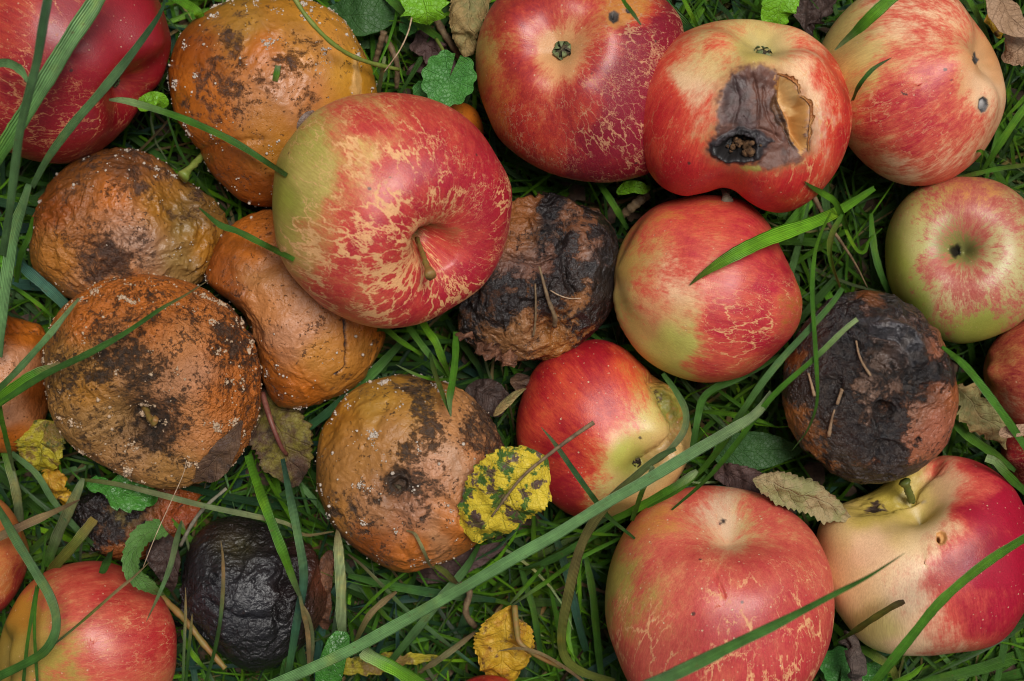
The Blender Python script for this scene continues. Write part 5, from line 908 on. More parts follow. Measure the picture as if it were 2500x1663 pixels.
B('thin olive blade lying between the pink striped apple and the green striped apple', Zr(1800, 0, [(1500, 1215, 36), (1640, 1185, 38), (1780, 1155, 38), (1990, 1125, 36)]), 13, [OLV, G2, OLV], over=False, ends=(.3, .8))
B('broad bright green blade with fine veins lying across the blushed apple', [(1684, 696, 60), (1712, 672, 66), (1771, 634, 70), (1840, 598, 68), (1900, 573, 62), (1985, 543, 54), (2050, 513, 48), (2135, 459, 38)], 40, [OLV, G3 * 1.1, G3 * 1.3, G3, G2], ends=(.05, .35), frac=(.3, .45), fold=.4)
B('twisting green blade rising from the broad blade to a tip on the holed apple', Zr(1800, 0, [(458, 1240, 62), (510, 1280, 60), (600, 1330, 58), (660, 1370, 56), (700, 1440, 52), (740, 1540, 44), (790, 1680, 34)]), 18, [G1, G3, G2, G2], ends=(.08, .6), twist=1.2)
straw('pale straw slanting down from the broad blade right of the blushed apple', Zr(1800, 550, [(520, -200, 48), (630, 0, 46), (720, 130, 42), (810, 270, 36), (888, 425, 28)]), .8, STEM_BROWN, over=False, r2=.25)
B('curved blade passing behind the left edge of the green striped apple', Zr(1800, 550, [(915, -80, 30), (925, 80, 32), (950, 230, 32), (1000, 380, 30), (1070, 520, 24)]), 19, [G2, G1 * 1.3, G1], over=False, ends=(.4, .6))
B('thin curly bright blade left of the green striped apple', Zr(1800, 550, [(710, -60, 40), (760, 70, 42), (820, 170, 40), (870, 180, 38), (905, 100, 34), (990, 20, 28)]), 10, [G3, G3, G2], over=False, ends=(.4, .3))
# --- blades over the rust blackened apple and the long diagonal ones
B('long green blade bent at its top, crossing an edge of the blackened rust apple', [(2057, 704, 76), (2030, 742, 76), (1978, 801, 76), (1907, 878, 74), (1850, 950, 70), (1800, 1025, 62), (1765, 1082, 56), (1720, 1140, 50), (1660, 1195, 46), (1580, 1240, 40)], 19, [G1 * 1.3, G5 * 1.2, G2, G2], ends=(.75, .2))
B('straight green blade whose cut white end lies on the blackened rust apple', [(2093, 779, 78), (2060, 806, 78), (1993, 871, 77), (1886, 968, 74), (1800, 1080, 66), (1730, 1165, 58), (1640, 1245, 48)], 15, [PALE * 1.8, G2, G2, G2 * .9, G1], ends=(.9, .3), frac=(.03, .3))
B('very long pale green blade running diagonally past the small red and yellow apple', [(1886, 960, 70), (1843, 1012, 74), (1780, 1052, 76), (1690, 1105, 78), (1575, 1174, 82), (1468, 1235, 84), (1360, 1303, 84), (1271, 1353, 82), (1136, 1432, 78), (993, 1512, 74), (850, 1590, 68), (700, 1658, 62), (600, 1700, 58)], 31, [PALE, G5 * 1.3, G5 * 1.6, G5 * 1.5, G5 * 1.7, G5 * 1.5], ends=(.7, .95), n=80, frac=(.1, .1))
B('thin blade hanging vertically down the left side of the blackened rust apple', Zr(1800, 550, [(640, -90, 58), (570, 60, 66), (530, 200, 72), (512, 430, 76), (525, 700, 78), (540, 950, 78), (545, 1200, 74), (485, 1390, 66), (372, 1543, 56)]), 12, [G3, G2, G2, G1], ends=(.4, .05))
B('twisted blade joining the bent top of the long blade right of the blushed apple', Zr(1800, 550, [(720, -80, 50), (650, 60, 54), (632, 180, 60), (660, 300, 68), (705, 420, 76)]), 17, [G2, OLV, G2, OLV], ends=(.5, .6), twist=1.5)
B('green blade running diagonally down the right edge beside the spotted apple', Zr(1800, 550, [(1400, 830, 46), (1500, 910, 50), (1600, 1010, 54), (1800, 1270, 56), (1920, 1440, 54), (2000, 1560, 50)]), 22, [G2, G2, G2, G1 * 1.4], ends=(.4, .9))
B('wide green blade below the right side of the blackened rust apple', Zr(1800, 550, [(1440, 1290, 30), (1530, 1400, 34), (1650, 1490, 36), (1780, 1580, 34), (1900, 1680, 30)]), 24, [G1, G2, G1], over=False, ends=(.4, .4))
B('cut pale stalk end above the cream and crimson apple at the right edge', Zr(1800, 1103, [(1700, 40, 50), (1770, 70, 50), (1840, 150, 46), (1920, 230, 40), (2000, 300, 34)]), 24, [PALE * 1.3, G2, G1], over=False, ends=(.9, .7))
# --- bottom right
B('blurred green blade close to the camera, pointing across the two bottom right apples', [(1530, 1692, 118), (1640, 1648, 118), (1807, 1567, 118), (1900, 1522, 118), (2032, 1453, 118), (2121, 1407, 118), (2210, 1350, 118)], 35, [G5 * .9, G1 * 1.3, G1 * 1.3, G1 * 1.2], over=False, ends=(.9, .02), frac=(.1, .75))
B('long curved bright green blade over the cream and crimson apple in the bottom right corner', [(2530, 1296, 82), (2407, 1374, 86), (2300, 1464, 88), (2229, 1549, 86), (2157, 1639, 82), (2110, 1700, 76)], 27, [G2, G3 * .9, G2 * 1.1, G2], ends=(.8, .9))
B('short olive blade with a brown cut tip resting on the cream and crimson apple', [(2208, 1468, 70), (2180, 1480, 68), (2121, 1517, 60), (2080, 1545, 50), (2045, 1565, 36)], 18, [DRY * .6, OLV, OLV, G2], ends=(.7, .3), frac=(.06, .3))
B('bright green blade tip at the bottom edge below the cream and crimson apple', Zr(1800, 1103, [(1280, 1445, 34), (1200, 1520, 36), (1100, 1570, 36), (980, 1620, 32)]), 17, [G3, G3, G2], over=False, ends=(.05, .8))
B('olive dried blade lying below the cream and crimson apple', Zr(1800, 1103, [(830, 1335, 26), (950, 1400, 30), (1050, 1470, 30), (1090, 1560, 26)]), 26, [G2, OLV, OLV], over=False, ends=(.4, .6))
# --- around the small red and yellow apple
B('dried olive and brown blade curving from the small apple down to the bottom edge', [(1650, 1095, 60), (1600, 1122, 64), (1504, 1207, 66), (1450, 1274, 64), (1414, 1346, 58), (1386, 1460, 48), (1371, 1549, 40), (1380, 1605, 34), (1420, 1640, 30), (1500, 1665, 28)], 27, [G5, OLV * .8 + DRY * .3, DRY * .6 + OLV * .5, OLV, OLV * 1.2], ends=(.4, .7))
B('dark green blade with a ragged edge slanting down over the small red and yellow apple', [(1321, 1043, 52), (1352, 1080, 56), (1400, 1148, 62), (1450, 1217, 62), (1486, 1262, 56), (1550, 1315, 46)], 15, [PALE, G4 * 1.4, G1, G1], ends=(.08, .4))
B('short bright upright blade end below the calyx of the small apple', [(1594, 1138, 74), (1585, 1162, 74), (1566, 1204, 70), (1543, 1271, 56)], 14, [PALE, G2, G2], ends=(.8, .8))
B('bright green blade tip crossing above the stem hollow of the large pinkish apple', [(1702, 1149, 66), (1680, 1167, 66), (1646, 1189, 64), (1557, 1240, 58), (1490, 1272, 50)], 22, [PALE * 1.3, G2, G3 * .8, G2], ends=(.5, .7), frac=(.06, .3))
B('thin green blade running right from the yellow spotted leaf under the small apple', [(1315, 1271, 30), (1414, 1296, 34), (1470, 1304, 34), (1530, 1308, 30)], 10, [G1, G3, G2], over=False, ends=(.7, .3))
B('dark green blade below the long pale blade, pointing up towards the small apple', [(1275, 1390, 20), (1343, 1367, 24), (1432, 1318, 28), (1500, 1275, 30)], 20, [G1, G1 * 1.2, G2], over=False, ends=(.3, .8))
B('thin bright blade from the tip of the yellow leaf up to the small apple', [(1250, 1478, 32), (1290, 1450, 36), (1343, 1414, 38), (1414, 1364, 38), (1521, 1310, 34)], 12, [PALE, G3, G2, G2], over=False, ends=(.3, .7))
B('short bright blade forking up from the tip of the yellow leaf', [(1246, 1474, 34), (1280, 1436, 38), (1326, 1384, 42)], 11, [PALE, G3, G2], over=False, ends=(.2, .8), n=20)
B('short bright pointed blade hanging left of the large pinkish apple', [(1420, 1350, 36), (1414, 1390, 38), (1415, 1440, 38), (1418, 1502, 34)], 11, [G2, G3, G3], over=False, ends=(.8, .05), n=24)
B('dark green upright blade close to the left side of the large pinkish apple', [(1428, 1350, 22), (1446, 1442, 24), (1457, 1549, 24), (1470, 1670, 20)], 20, [G1, G2 * .8, G1], over=False, ends=(.5, .8))
B('dull green blade descending under the long pale blade near the yellow leaf', [(1350, 1290, 16), (1385, 1400, 20), (1415, 1530, 20), (1432, 1590, 18)], 22, [G4, TEAL * 1.2, G4], over=False, ends=(.6, .8))
B('green blade passing right behind the yellow leaf with its stalk', [(1270, 1380, 18), (1288, 1440, 22), (1304, 1496, 22), (1322, 1610, 18)], 17, [G1, G1 * 1.2, G1], over=False, ends=(.7, .7))
B('bent green blade squeezed between the blushed apple and the small apple', [(1905, 868, 34), (1807, 921, 36), (1745, 948, 38), (1716, 975, 42), (1704, 1020, 46), (1690, 1100, 44)], 20, [G1, G1 * 1.2, G1 * 1.4, G1], over=False, ends=(.5, .8))
B('pale olive blade hugging the right side of the small red and yellow apple', [(1618, 912, 40), (1650, 955, 44), (1674, 1005, 46), (1668, 1055, 48), (1625, 1108, 50), (1580, 1140, 50)], 18, [G1, G5, PALE * .9, OLV * 1.4], ends=(.6, .5))
B('green blade lying right of the small apple under the long diagonal blades', [(1700, 1004, 30), (1760, 1008, 34), (1830, 1020, 36), (1890, 1040, 32)], 14, [G2, G3 * .8, G2], over=False, ends=(.3, .3))
# --- middle: between streaked apple and ochre apple
B('bright green bent blade below the middle of the streaked apple', [(890, 815, 30), (936, 803, 36), (975, 830, 38), (1029, 866, 34)], 15, [G1, G3, G3], over=False, ends=(.4, .5), n=24)
B('green blade slanting down right from under the streaked apple', [(985, 775, 34), (1010, 815, 38), (1050, 868, 40), (1098, 925, 34)], 18, [G2, G1 * 1.3, G2], over=False, ends=(.8, .3))
B('bright jointed blade descending beside it from under the streaked apple', [(1024, 775, 38), (1045, 808, 42), (1064, 835, 44), (1082, 880, 42), (1098, 920, 36)], 21, [G3, G3, G2, G2], over=False, ends=(.8, .3))
B('green blade whose tip rests on the top of the ochre rotten apple', [(1112, 810, 44), (1112, 870, 50), (1105, 930, 56), (1098, 975, 60), (1101, 1018, 60)], 19, [G2, G2, G2 * 1.1, PALE], ends=(.6, .08), frac=(.2, .25))
B('narrow dull green blade meeting the other tip on the ochre rotten apple', [(1050, 860, 40), (1060, 905, 48), (1078, 955, 56), (1100, 1016, 60)], 13, [G1, OLV, G1 * 1.3], ends=(.4, .1))
B('thin bright blade arching above the ochre rotten apple', [(966, 890, 44), (1011, 912, 46), (1057, 926, 44), (1118, 926, 38)], 8, [PALE, G3, G2], over=False, ends=(.1, .4), n=24)
B('long dark green blade low between the lumpy rotten apple and the ochre one', [(1000, 815, 18), (921, 900, 22), (850, 968, 24), (764, 1035, 22), (690, 1090, 16)], 26, [G1, G1 * 1.3, G4 * 1.6, G4 * 1.3], over=False, ends=(.5, .5))
B('dark blade curving under the streaked apple towards the blackened tan apple', [(1090, 780, 14), (1130, 840, 18), (1165, 890, 18), (1180, 930, 14)], 18, [G4, G1, G4], over=False, ends=(.5, .4))
# --- bottom middle and left
B('wide bright green blade running down over the right side of the black rotten apple', [(606, 1110, 44), (625, 1170, 52), (650, 1240, 58), (690, 1345, 60), (718, 1420, 56), (738, 1470, 48)], 27, [G2, G3 * .8, G2 * 1.1, G3 * .7, PALE], ends=(.8, .25))
B('dull blue green blade next to the bright one over the black rotten apple', [(690, 1120, 34), (706, 1200, 46), (728, 1310, 54), (742, 1410, 52), (725, 1520, 42), (700, 1670, 36)], 23, [TEAL, G5 * 1.1, TEAL * 1.3, G1], ends=(.5, .8))
B('pale faded blade standing upright left of the ochre rotten apple', [(823, 1290, 40), (826, 1330, 44), (832, 1424, 46), (834, 1520, 42), (845, 1600, 34)], 29, [STRAW, PALE * 1.2, PALE * 1.1, PALE * .9, G2], over=False, ends=(.12, .5), frac=(.18, .3), fold=.15)
B('long straw coloured blade running right from the glossy leaf towards the ochre apple', [(195, 1170, 36), (286, 1182, 40), (393, 1208, 46), (500, 1235, 52), (607, 1257, 56), (700, 1278, 52), (743, 1306, 46), (815, 1298, 38)], 16, [OLV, PALE * .9 + STRAW * .3, PALE * 1.2, PALE + STRAW * .3, STRAW], ends=(.5, .2))
B('tan dry blade emerging from under the long pale blade in the bottom middle', [(968, 1445, 34), (935, 1470, 38), (900, 1505, 38), (865, 1572, 32)], 17, [STRAW, STRAW * 1.1, OLV], over=False, ends=(.4, .5))
B('bright green cut blade with frayed end at the bottom edge', [(884, 1588, 60), (905, 1602, 62), (957, 1628, 62), (1010, 1660, 60), (1070, 1700, 56)], 37, [PALE * 1.5, G3, G3 * .8, G2], over=False, ends=(.7, .9), frac=(.04, .1), fold=.5)
B('thin bright blade lying left of the middle below the ochre rotten apple', [(995, 1394, 34), (950, 1428, 38), (921, 1453, 38), (853, 1522, 34)], 9, [G2, G3, G3], over=False, ends=(.4, .1))
B('dark green blade crossing beneath the long pale blade near the bottom middle', [(1170, 1330, 22), (1136, 1389, 28), (1082, 1453, 32), (1029, 1524, 32), (950, 1620, 26)], 24, [G1 * 1.2, G5, G5, G1], over=False, ends=(.4, .7))
B('dark green horizontal blade under the bottom of the ochre rotten apple', [(850, 1404, 20), (957, 1430, 24), (1079, 1450, 26), (1210, 1466, 22)], 25, [G1, G1 * 1.3, G4 * 1.7, G4], over=False, ends=(.6, .5))
B('long greyish thin blade slanting under the pale blade towards the yellow leaf', [(850, 1353, 26), (886, 1382, 30), (939, 1435, 30), (1000, 1496, 28), (1100, 1578, 28), (1190, 1648, 24)], 11, [DRY, G5, G5 * .9, TEAL * 1.4], over=False, ends=(.4, .4))
B('grey straw coloured blade left of the yellow leaf', [(1020, 1642, 30), (1060, 1618, 36), (1100, 1590, 38), (1160, 1544, 34)], 17, [STRAW, DRY + G5 * .6, DRY], over=False, ends=(.1, .5))
B('dark green leaning blade at the bottom edge right of the black rotten apple', [(732, 1470, 30), (722, 1540, 34), (705, 1610, 34), (690, 1680, 30)], 30, [G4, G1, G1], over=False, ends=(.3, .9))
B('thick curved green blade looping over the low red apple in the bottom left', [(-30, 1200, 58), (0, 1248, 64), (43, 1324, 70), (89, 1399, 72), (121, 1453, 74), (137, 1503, 74), (134, 1549, 74), (107, 1592, 72), (54, 1624, 68), (-10, 1655, 62)], 26, [G1, G5 * .9, G5 * 1.1, G5, G1 * 1.2, G1 * 1.3], ends=(.5, .9), n=60)
B('dried tan strip reaching in from the left edge over the orange red apple', [(-30, 1325, 58), (20, 1300, 60), (70, 1277, 60), (125, 1253, 56), (195, 1220, 46)], 24, [STRAW * 1.1, DRY * 1.2, STRAW, DRY], ends=(.8, .1), frac=(.1, .5), name='dry_strand', cat='dried blade')
B('thick pale green stalk leaning up to the glossy leaf in the lower left', [(203, 1168, 38), (190, 1200, 38), (165, 1255, 34), (143, 1303, 28), (112, 1385, 18)], 30, [PALE * .8, PALE * .9, PALE * .8, G2], over=False, ends=(.35, .9), fold=.6)
B('olive blade with yellow blotches and a torn end left of the toothed leaf', [(231, 1267, 40), (205, 1300, 42), (179, 1332, 42), (145, 1370, 38), (110, 1412, 30)], 28, [YST * .7, OLV, OLV * .9, OLV], over=False, ends=(.8, .6), frac=(.05, .2))
B('pale green stalk in the far left gap below the pinkish rotten apple', [(8, 1085, 26), (25, 1140, 30), (40, 1200, 30), (50, 1275, 24)], 26, [G2, PALE * .8, PALE * .7], over=False, ends=(.8, .8), fold=.6)
B('grey green blade sloping down right beneath the yellow mottled leaf', [(28, 1105, 34), (89, 1157, 36), (132, 1224, 34), (193, 1296, 30), (252, 1350, 22)], 18, [G5, G5 * 1.1, G5, G1], over=False, ends=(.7, .4))
B('pale notched blade lying from the toothed leaf onto the low red apple', [(443, 1271, 44), (430, 1325, 52), (415, 1385, 60), (389, 1450, 64), (357, 1518, 64)], 16, [G5, PALE * .9, G5 * 1.5, STRAW], ends=(.2, .08), frac=(.15, .6))
B('thin straw green blade lying diagonally across the low red apple', [(364, 1373, 58), (325, 1410, 62), (286, 1442, 64), (196, 1521, 66), (128, 1577, 62)], 8, [STRAW, STRAW, OLV * 1.3, PALE], ends=(.1, .6))
straw('yellow brown stalk ending between the low red apple and the black rotten apple', [(390, 1455, 30), (446, 1507, 34), (500, 1575, 36), (550, 1632, 36)], 1.3, STEM_OLIVE, over=False, r2=1.0, name='plant_stalk', cat='stalk')
B('thin upright blade with a straw tip over the left of the black rotten apple', [(539, 1320, 52), (544, 1360, 56), (545, 1430, 58), (538, 1514, 54), (525, 1585, 44), (500, 1675, 34)], 11, [STRAW, STRAW * .8, G5, G1, G1 * 1.1], ends=(.1, .8))
B('thin pale spike between the low red apple and the black rotten apple', [(453, 1434, 40), (453, 1500, 42), (450, 1570, 40), (446, 1680, 34)], 8, [STRAW, PALE, G1 * 1.3], over=False, ends=(.05, .8))
B('second thin spike with a darker base right of the pale one', [(470, 1492, 36), (466, 1540, 38), (460, 1600, 36), (452, 1680, 30)], 9, [STRAW, G1 * 1.2, G1], over=False, ends=(.05, .8))
B('short bright green blade at the right rim of the low red apple', [(444, 1538, 26), (460, 1580, 30), (485, 1615, 30), (508, 1638, 26)], 15, [G3, G3, G2], over=False, ends=(.4, .3), n=24)
B('short dark green stub lying on the top of the low red apple', [(272, 1345, 40), (262, 1370, 50), (249, 1400, 56)], 23, [G4, G1, G1], ends=(.9, .8), n=20)
B('thin green blade hanging down the left side of the low red apple', [(112, 1308, 40), (104, 1390, 54), (90, 1450, 62), (84, 1530, 64), (92, 1680, 60)], 9, [G2, G2, G1 * 1.3], ends=(.5, .9))
B('second thin green blade parallel to it on the low red apple', [(88, 1428, 60), (78, 1500, 64), (66, 1580, 64), (56, 1680, 60)], 10, [G1 * 1.3, G2, G1], ends=(.2, .9))
B('slim light green blade with whitish edges rising from the left edge over the earthy apple', [(193, 729, 66), (160, 770, 70), (125, 814, 72), (54, 893, 70), (0, 948, 66), (-40, 990, 62)], 18, [PALE * 1.2, G5 * 1.4, G5 * 1.2, G2], ends=(.3, .9), fold=.8)
B('dark green blade with a pale tip reaching up across the earthy rotten apple', [(511, 683, 68), (450, 722, 74), (393, 754, 76), (304, 814, 78), (214, 864, 78), (107, 916, 74), (0, 985, 68), (-40, 1010, 64)], 18, [STRAW, G1 * 1.1, G1, G1 * 1.1, G2], ends=(.06, 1), frac=(.5, .1))
B('wide short green blade with a torn tip beside the earthy rotten apple', [(146, 884, 66), (125, 900, 68), (89, 915, 70), (40, 945, 70), (-30, 1000, 66)], 34, [STRAW, G2, G3 * .8, G2], ends=(.15, .9), frac=(.25, .1))
B('wide blue green blade in the dark gap above the earthy rotten apple', [(30, 628, 34), (60, 655, 38), (107, 695, 38), (160, 745, 34), (200, 790, 24)], 30, [TEAL * 1.3, TEAL * 1.6, TEAL * 1.2], over=False, ends=(.8, .8))
B('thin bright blade below it in the dark gap at the left', [(26, 696, 36), (60, 718, 40), (100, 748, 38), (140, 782, 32)], 11, [G2, G3, G2], over=False, ends=(.8, .3), n=24)
B('green blade leaning at the left edge beside the wrinkled rotten apple', [(80, 530, 40), (70, 580, 44), (50, 625, 44), (40, 690, 38)], 16, [G3 * .8, G2, G2], over=False, ends=(.3, .8))
B('narrow upright blade at the far left edge below the pinkish rotten apple', [(-2, 985, 62), (6, 1030, 58), (20, 1090, 48), (34, 1150, 34)], 15, [G2, G2, PALE], over=False, ends=(.8, .3))
# --- top middle
B('wide green blade sloping from the top edge towards the round green leaf', Zr(600, 0, [(930, -60, 24), (1060, 60, 28), (1200, 170, 28), (1330, 270, 24), (1400, 340, 18)]), 24, [G1 * 1.3, G2 * .9, G1], over=False, ends=(.8, .4))
B('pale green shoot standing in the gap between the mouldy orange apple and the round leaf', Zr(600, 0, [(950, 385, 40), (935, 480, 38), (920, 560, 34), (900, 680, 26)]), 12, [PALE * 1.4, PALE, G5], over=False, ends=(.5, .9), n=24)
straw('thin white root thread hanging below the lobed green leaf at the top', Zr(600, 0, [(1135, 120, 42), (1110, 220, 46), (1060, 330, 48), (1000, 420, 46), (944, 494, 42)]), .28, CRUMB, over=False, name='root_thread', cat='root', r2=.2)
straw('reddish tan straw sloping down beside the tan curled leaf at the top', Zr(600, 0, [(1290, 110, 20), (1350, 220, 24), (1430, 340, 22), (1480, 430, 16)]), 1.4, STEM_BROWN, over=False, r2=1.0)
straw('brown straw in the dark gap right of the mouldy orange apple', Zr(600, 0, [(945, 215, 24), (925, 290, 22), (880, 440, 16)]), 1.2, STEM_BROWN, over=False, r2=1.0)
straw('second brown straw crossing in the dark gap left of the round leaf', Zr(600, 0, [(950, 250, 20), (1000, 340, 22), (1035, 450, 20), (1030, 600, 14)]), 1.1, STEM_BROWN, over=False, r2=.9)
B('dark green blade rising between the dark red apple and the holed apple at the top', Zr(1200, 0, [(1140, -40, 22), (1200, 60, 26), (1290, 150, 26), (1380, 230, 20)]), 40, [G4 * 1.2, G1, G4], over=False, ends=(.7, .5))
B('bright thin stalk at the top edge above the holed apple', Zr(1200, 0, [(1300, -30, 34), (1345, 60, 36), (1380, 130, 34), (1415, 200, 28)]), 12, [G3, G3, G2], over=False, ends=(.8, .6))
straw('grey brown stick lying in the grass between the dark red apple and the blushed apple', Zr(1200, 0, [(1060, 1330, 22), (980, 1400, 24), (900, 1470, 20)]), 1.9, STEM_BROWN, over=False, name='stick', cat='stick', r2=1.5)
B('green blade curving from under the dark red apple down towards the blushed apple', Zr(1200, 0, [(720, 1240, 22), (790, 1330, 26), (860, 1440, 26), (930, 1568, 20)]), 18, [G2, G2 * .9, G1], over=False, ends=(.4, .5))
STRAWBIT = simple_mat('straw_bit', (.20, .12, .065), (.36, .23, .13), 600, .8, .5)
# --- bits on the rotten apples
straw('dry pale straw lying across the middle of the blackened tan apple', Zr(1200, 550, [(325, 280, 54), (350, 370, 54), (385, 500, 54), (430, 620, 52), (432, 690, 48)]), .32, STEM_BROWN, r2=.9, clr=.7)
straw('thin reddish fibre left of the pale straw on the blackened tan apple', Zr(1200, 550, [(298, 400, 50), (302, 520, 50), (300, 650, 50), (285, 760, 46)]), .3, STEM_BROWN, r2=.4, clr=.6, name='fibre', cat='fibre')
straw('fine curved pale fibre on the right of the blackened tan apple', Zr(1200, 550, [(400, 445, 50), (460, 478, 50), (530, 500, 50), (610, 500, 48)]), .2, CRUMB, r2=.15, clr=.6, name='fibre', cat='fibre')
straw('dry straw bit above the central pit of the blackened rust apple', Zr(1800, 550, [(812, 790, 60), (830, 880, 60), (860, 950, 60), (912, 1030, 58)]), 0.32, STRAWBIT, r2=0.50, clr=.7)
straw('broad tan straw bit left of the central pit of the blackened rust apple', Zr(1800, 550, [(718, 1120, 60), (700, 1170, 60), (682, 1225, 58)]), 0.70, STRAWBIT, r2=0.50, clr=.7, n=14)
straw('forked tan straw bit near the lower left of the blackened rust apple', Zr(1800, 550, [(665, 1260, 58), (645, 1330, 58), (625, 1440, 54)]), 0.28, STRAWBIT, r2=0.68, clr=.7, n=14)
straw('pale straw bit at the left edge of the blackened rust apple beside the hanging blade', Zr(1800, 550, [(485, 1010, 54), (505, 1080, 54), (528, 1170, 54)]), 0.35, STRAWBIT, r2=0.56, clr=.7, n=14)
B('pale dried curl hanging down over the bottom of the ochre rotten apple', [(992, 1295, 52), (1012, 1303, 54), (1025, 1325, 54), (1038, 1353, 52), (1050, 1380, 46), (1062, 1388, 40)], 9, [STRAW, PALE + STRAW * .4, STRAW], ends=(.4, .6), name='dry_curl', cat='dried blade')
B('olive dried piece continuing from the pale curl below the ochre rotten apple', [(1060, 1380, 36), (1085, 1395, 36), (1105, 1415, 34), (1124, 1430, 28)], 17, [OLV, OLV * .8, DRY], over=False, ends=(.5, .2), name='dry_strand', cat='dried blade', n=24)
straw('twisted brown tendril left above the yellow leaf', [(1120, 1425, 26), (1146, 1446, 30), (1138, 1480, 30), (1140, 1505, 28), (1160, 1530, 24)], 1.1, STEM_BROWN, over=False, name='tendril', cat='tendril')
straw('very fine pale hair running down from the earthy apple to the low red apple', Zr(0, 1103, [(1275, 60, 62), (1250, 160, 60), (1165, 350, 62), (1070, 560, 66), (980, 785, 66)]), .12, CRUMB, name='fibre', cat='fibre', n=40)
straw('thin grey twig pair slanting above the black rotten apple', Zr(0, 1103, [(1548, 250, 44), (1400, 380, 44), (1310, 500, 40), (1235, 640, 34)]), .55, STEM_GREY, over=False, name='twig', cat='twig', r2=.7)
B('pale thin dry blade crossing the curved blade at the bottom right of the yellow leaf', [(1215, 1590, 50), (1270, 1583, 52), (1330, 1600, 50), (1400, 1645, 44), (1440, 1680, 38)], 9, [STRAW, STRAW, DRY * 1.4], over=False, ends=(.1, .8), name='dry_strand', cat='dried blade')
B('split straw blade extending the bright blade beside the black rotten apple', [(732, 1455, 52), (742, 1500, 48), (752, 1550, 42), (755, 1640, 34)], 13, [PALE * .9, STRAW, STRAW * .9], over=False, ends=(.6, .6), name='dry_strand', cat='dried blade')
B('long dry split blade close behind it, bending outwards', [(730, 1465, 46), (755, 1510, 44), (764, 1570, 38), (756, 1650, 30)], 10, [STRAW, PALE, STRAW], over=False, ends=(.6, .6), name='dry_strand', cat='dried blade')
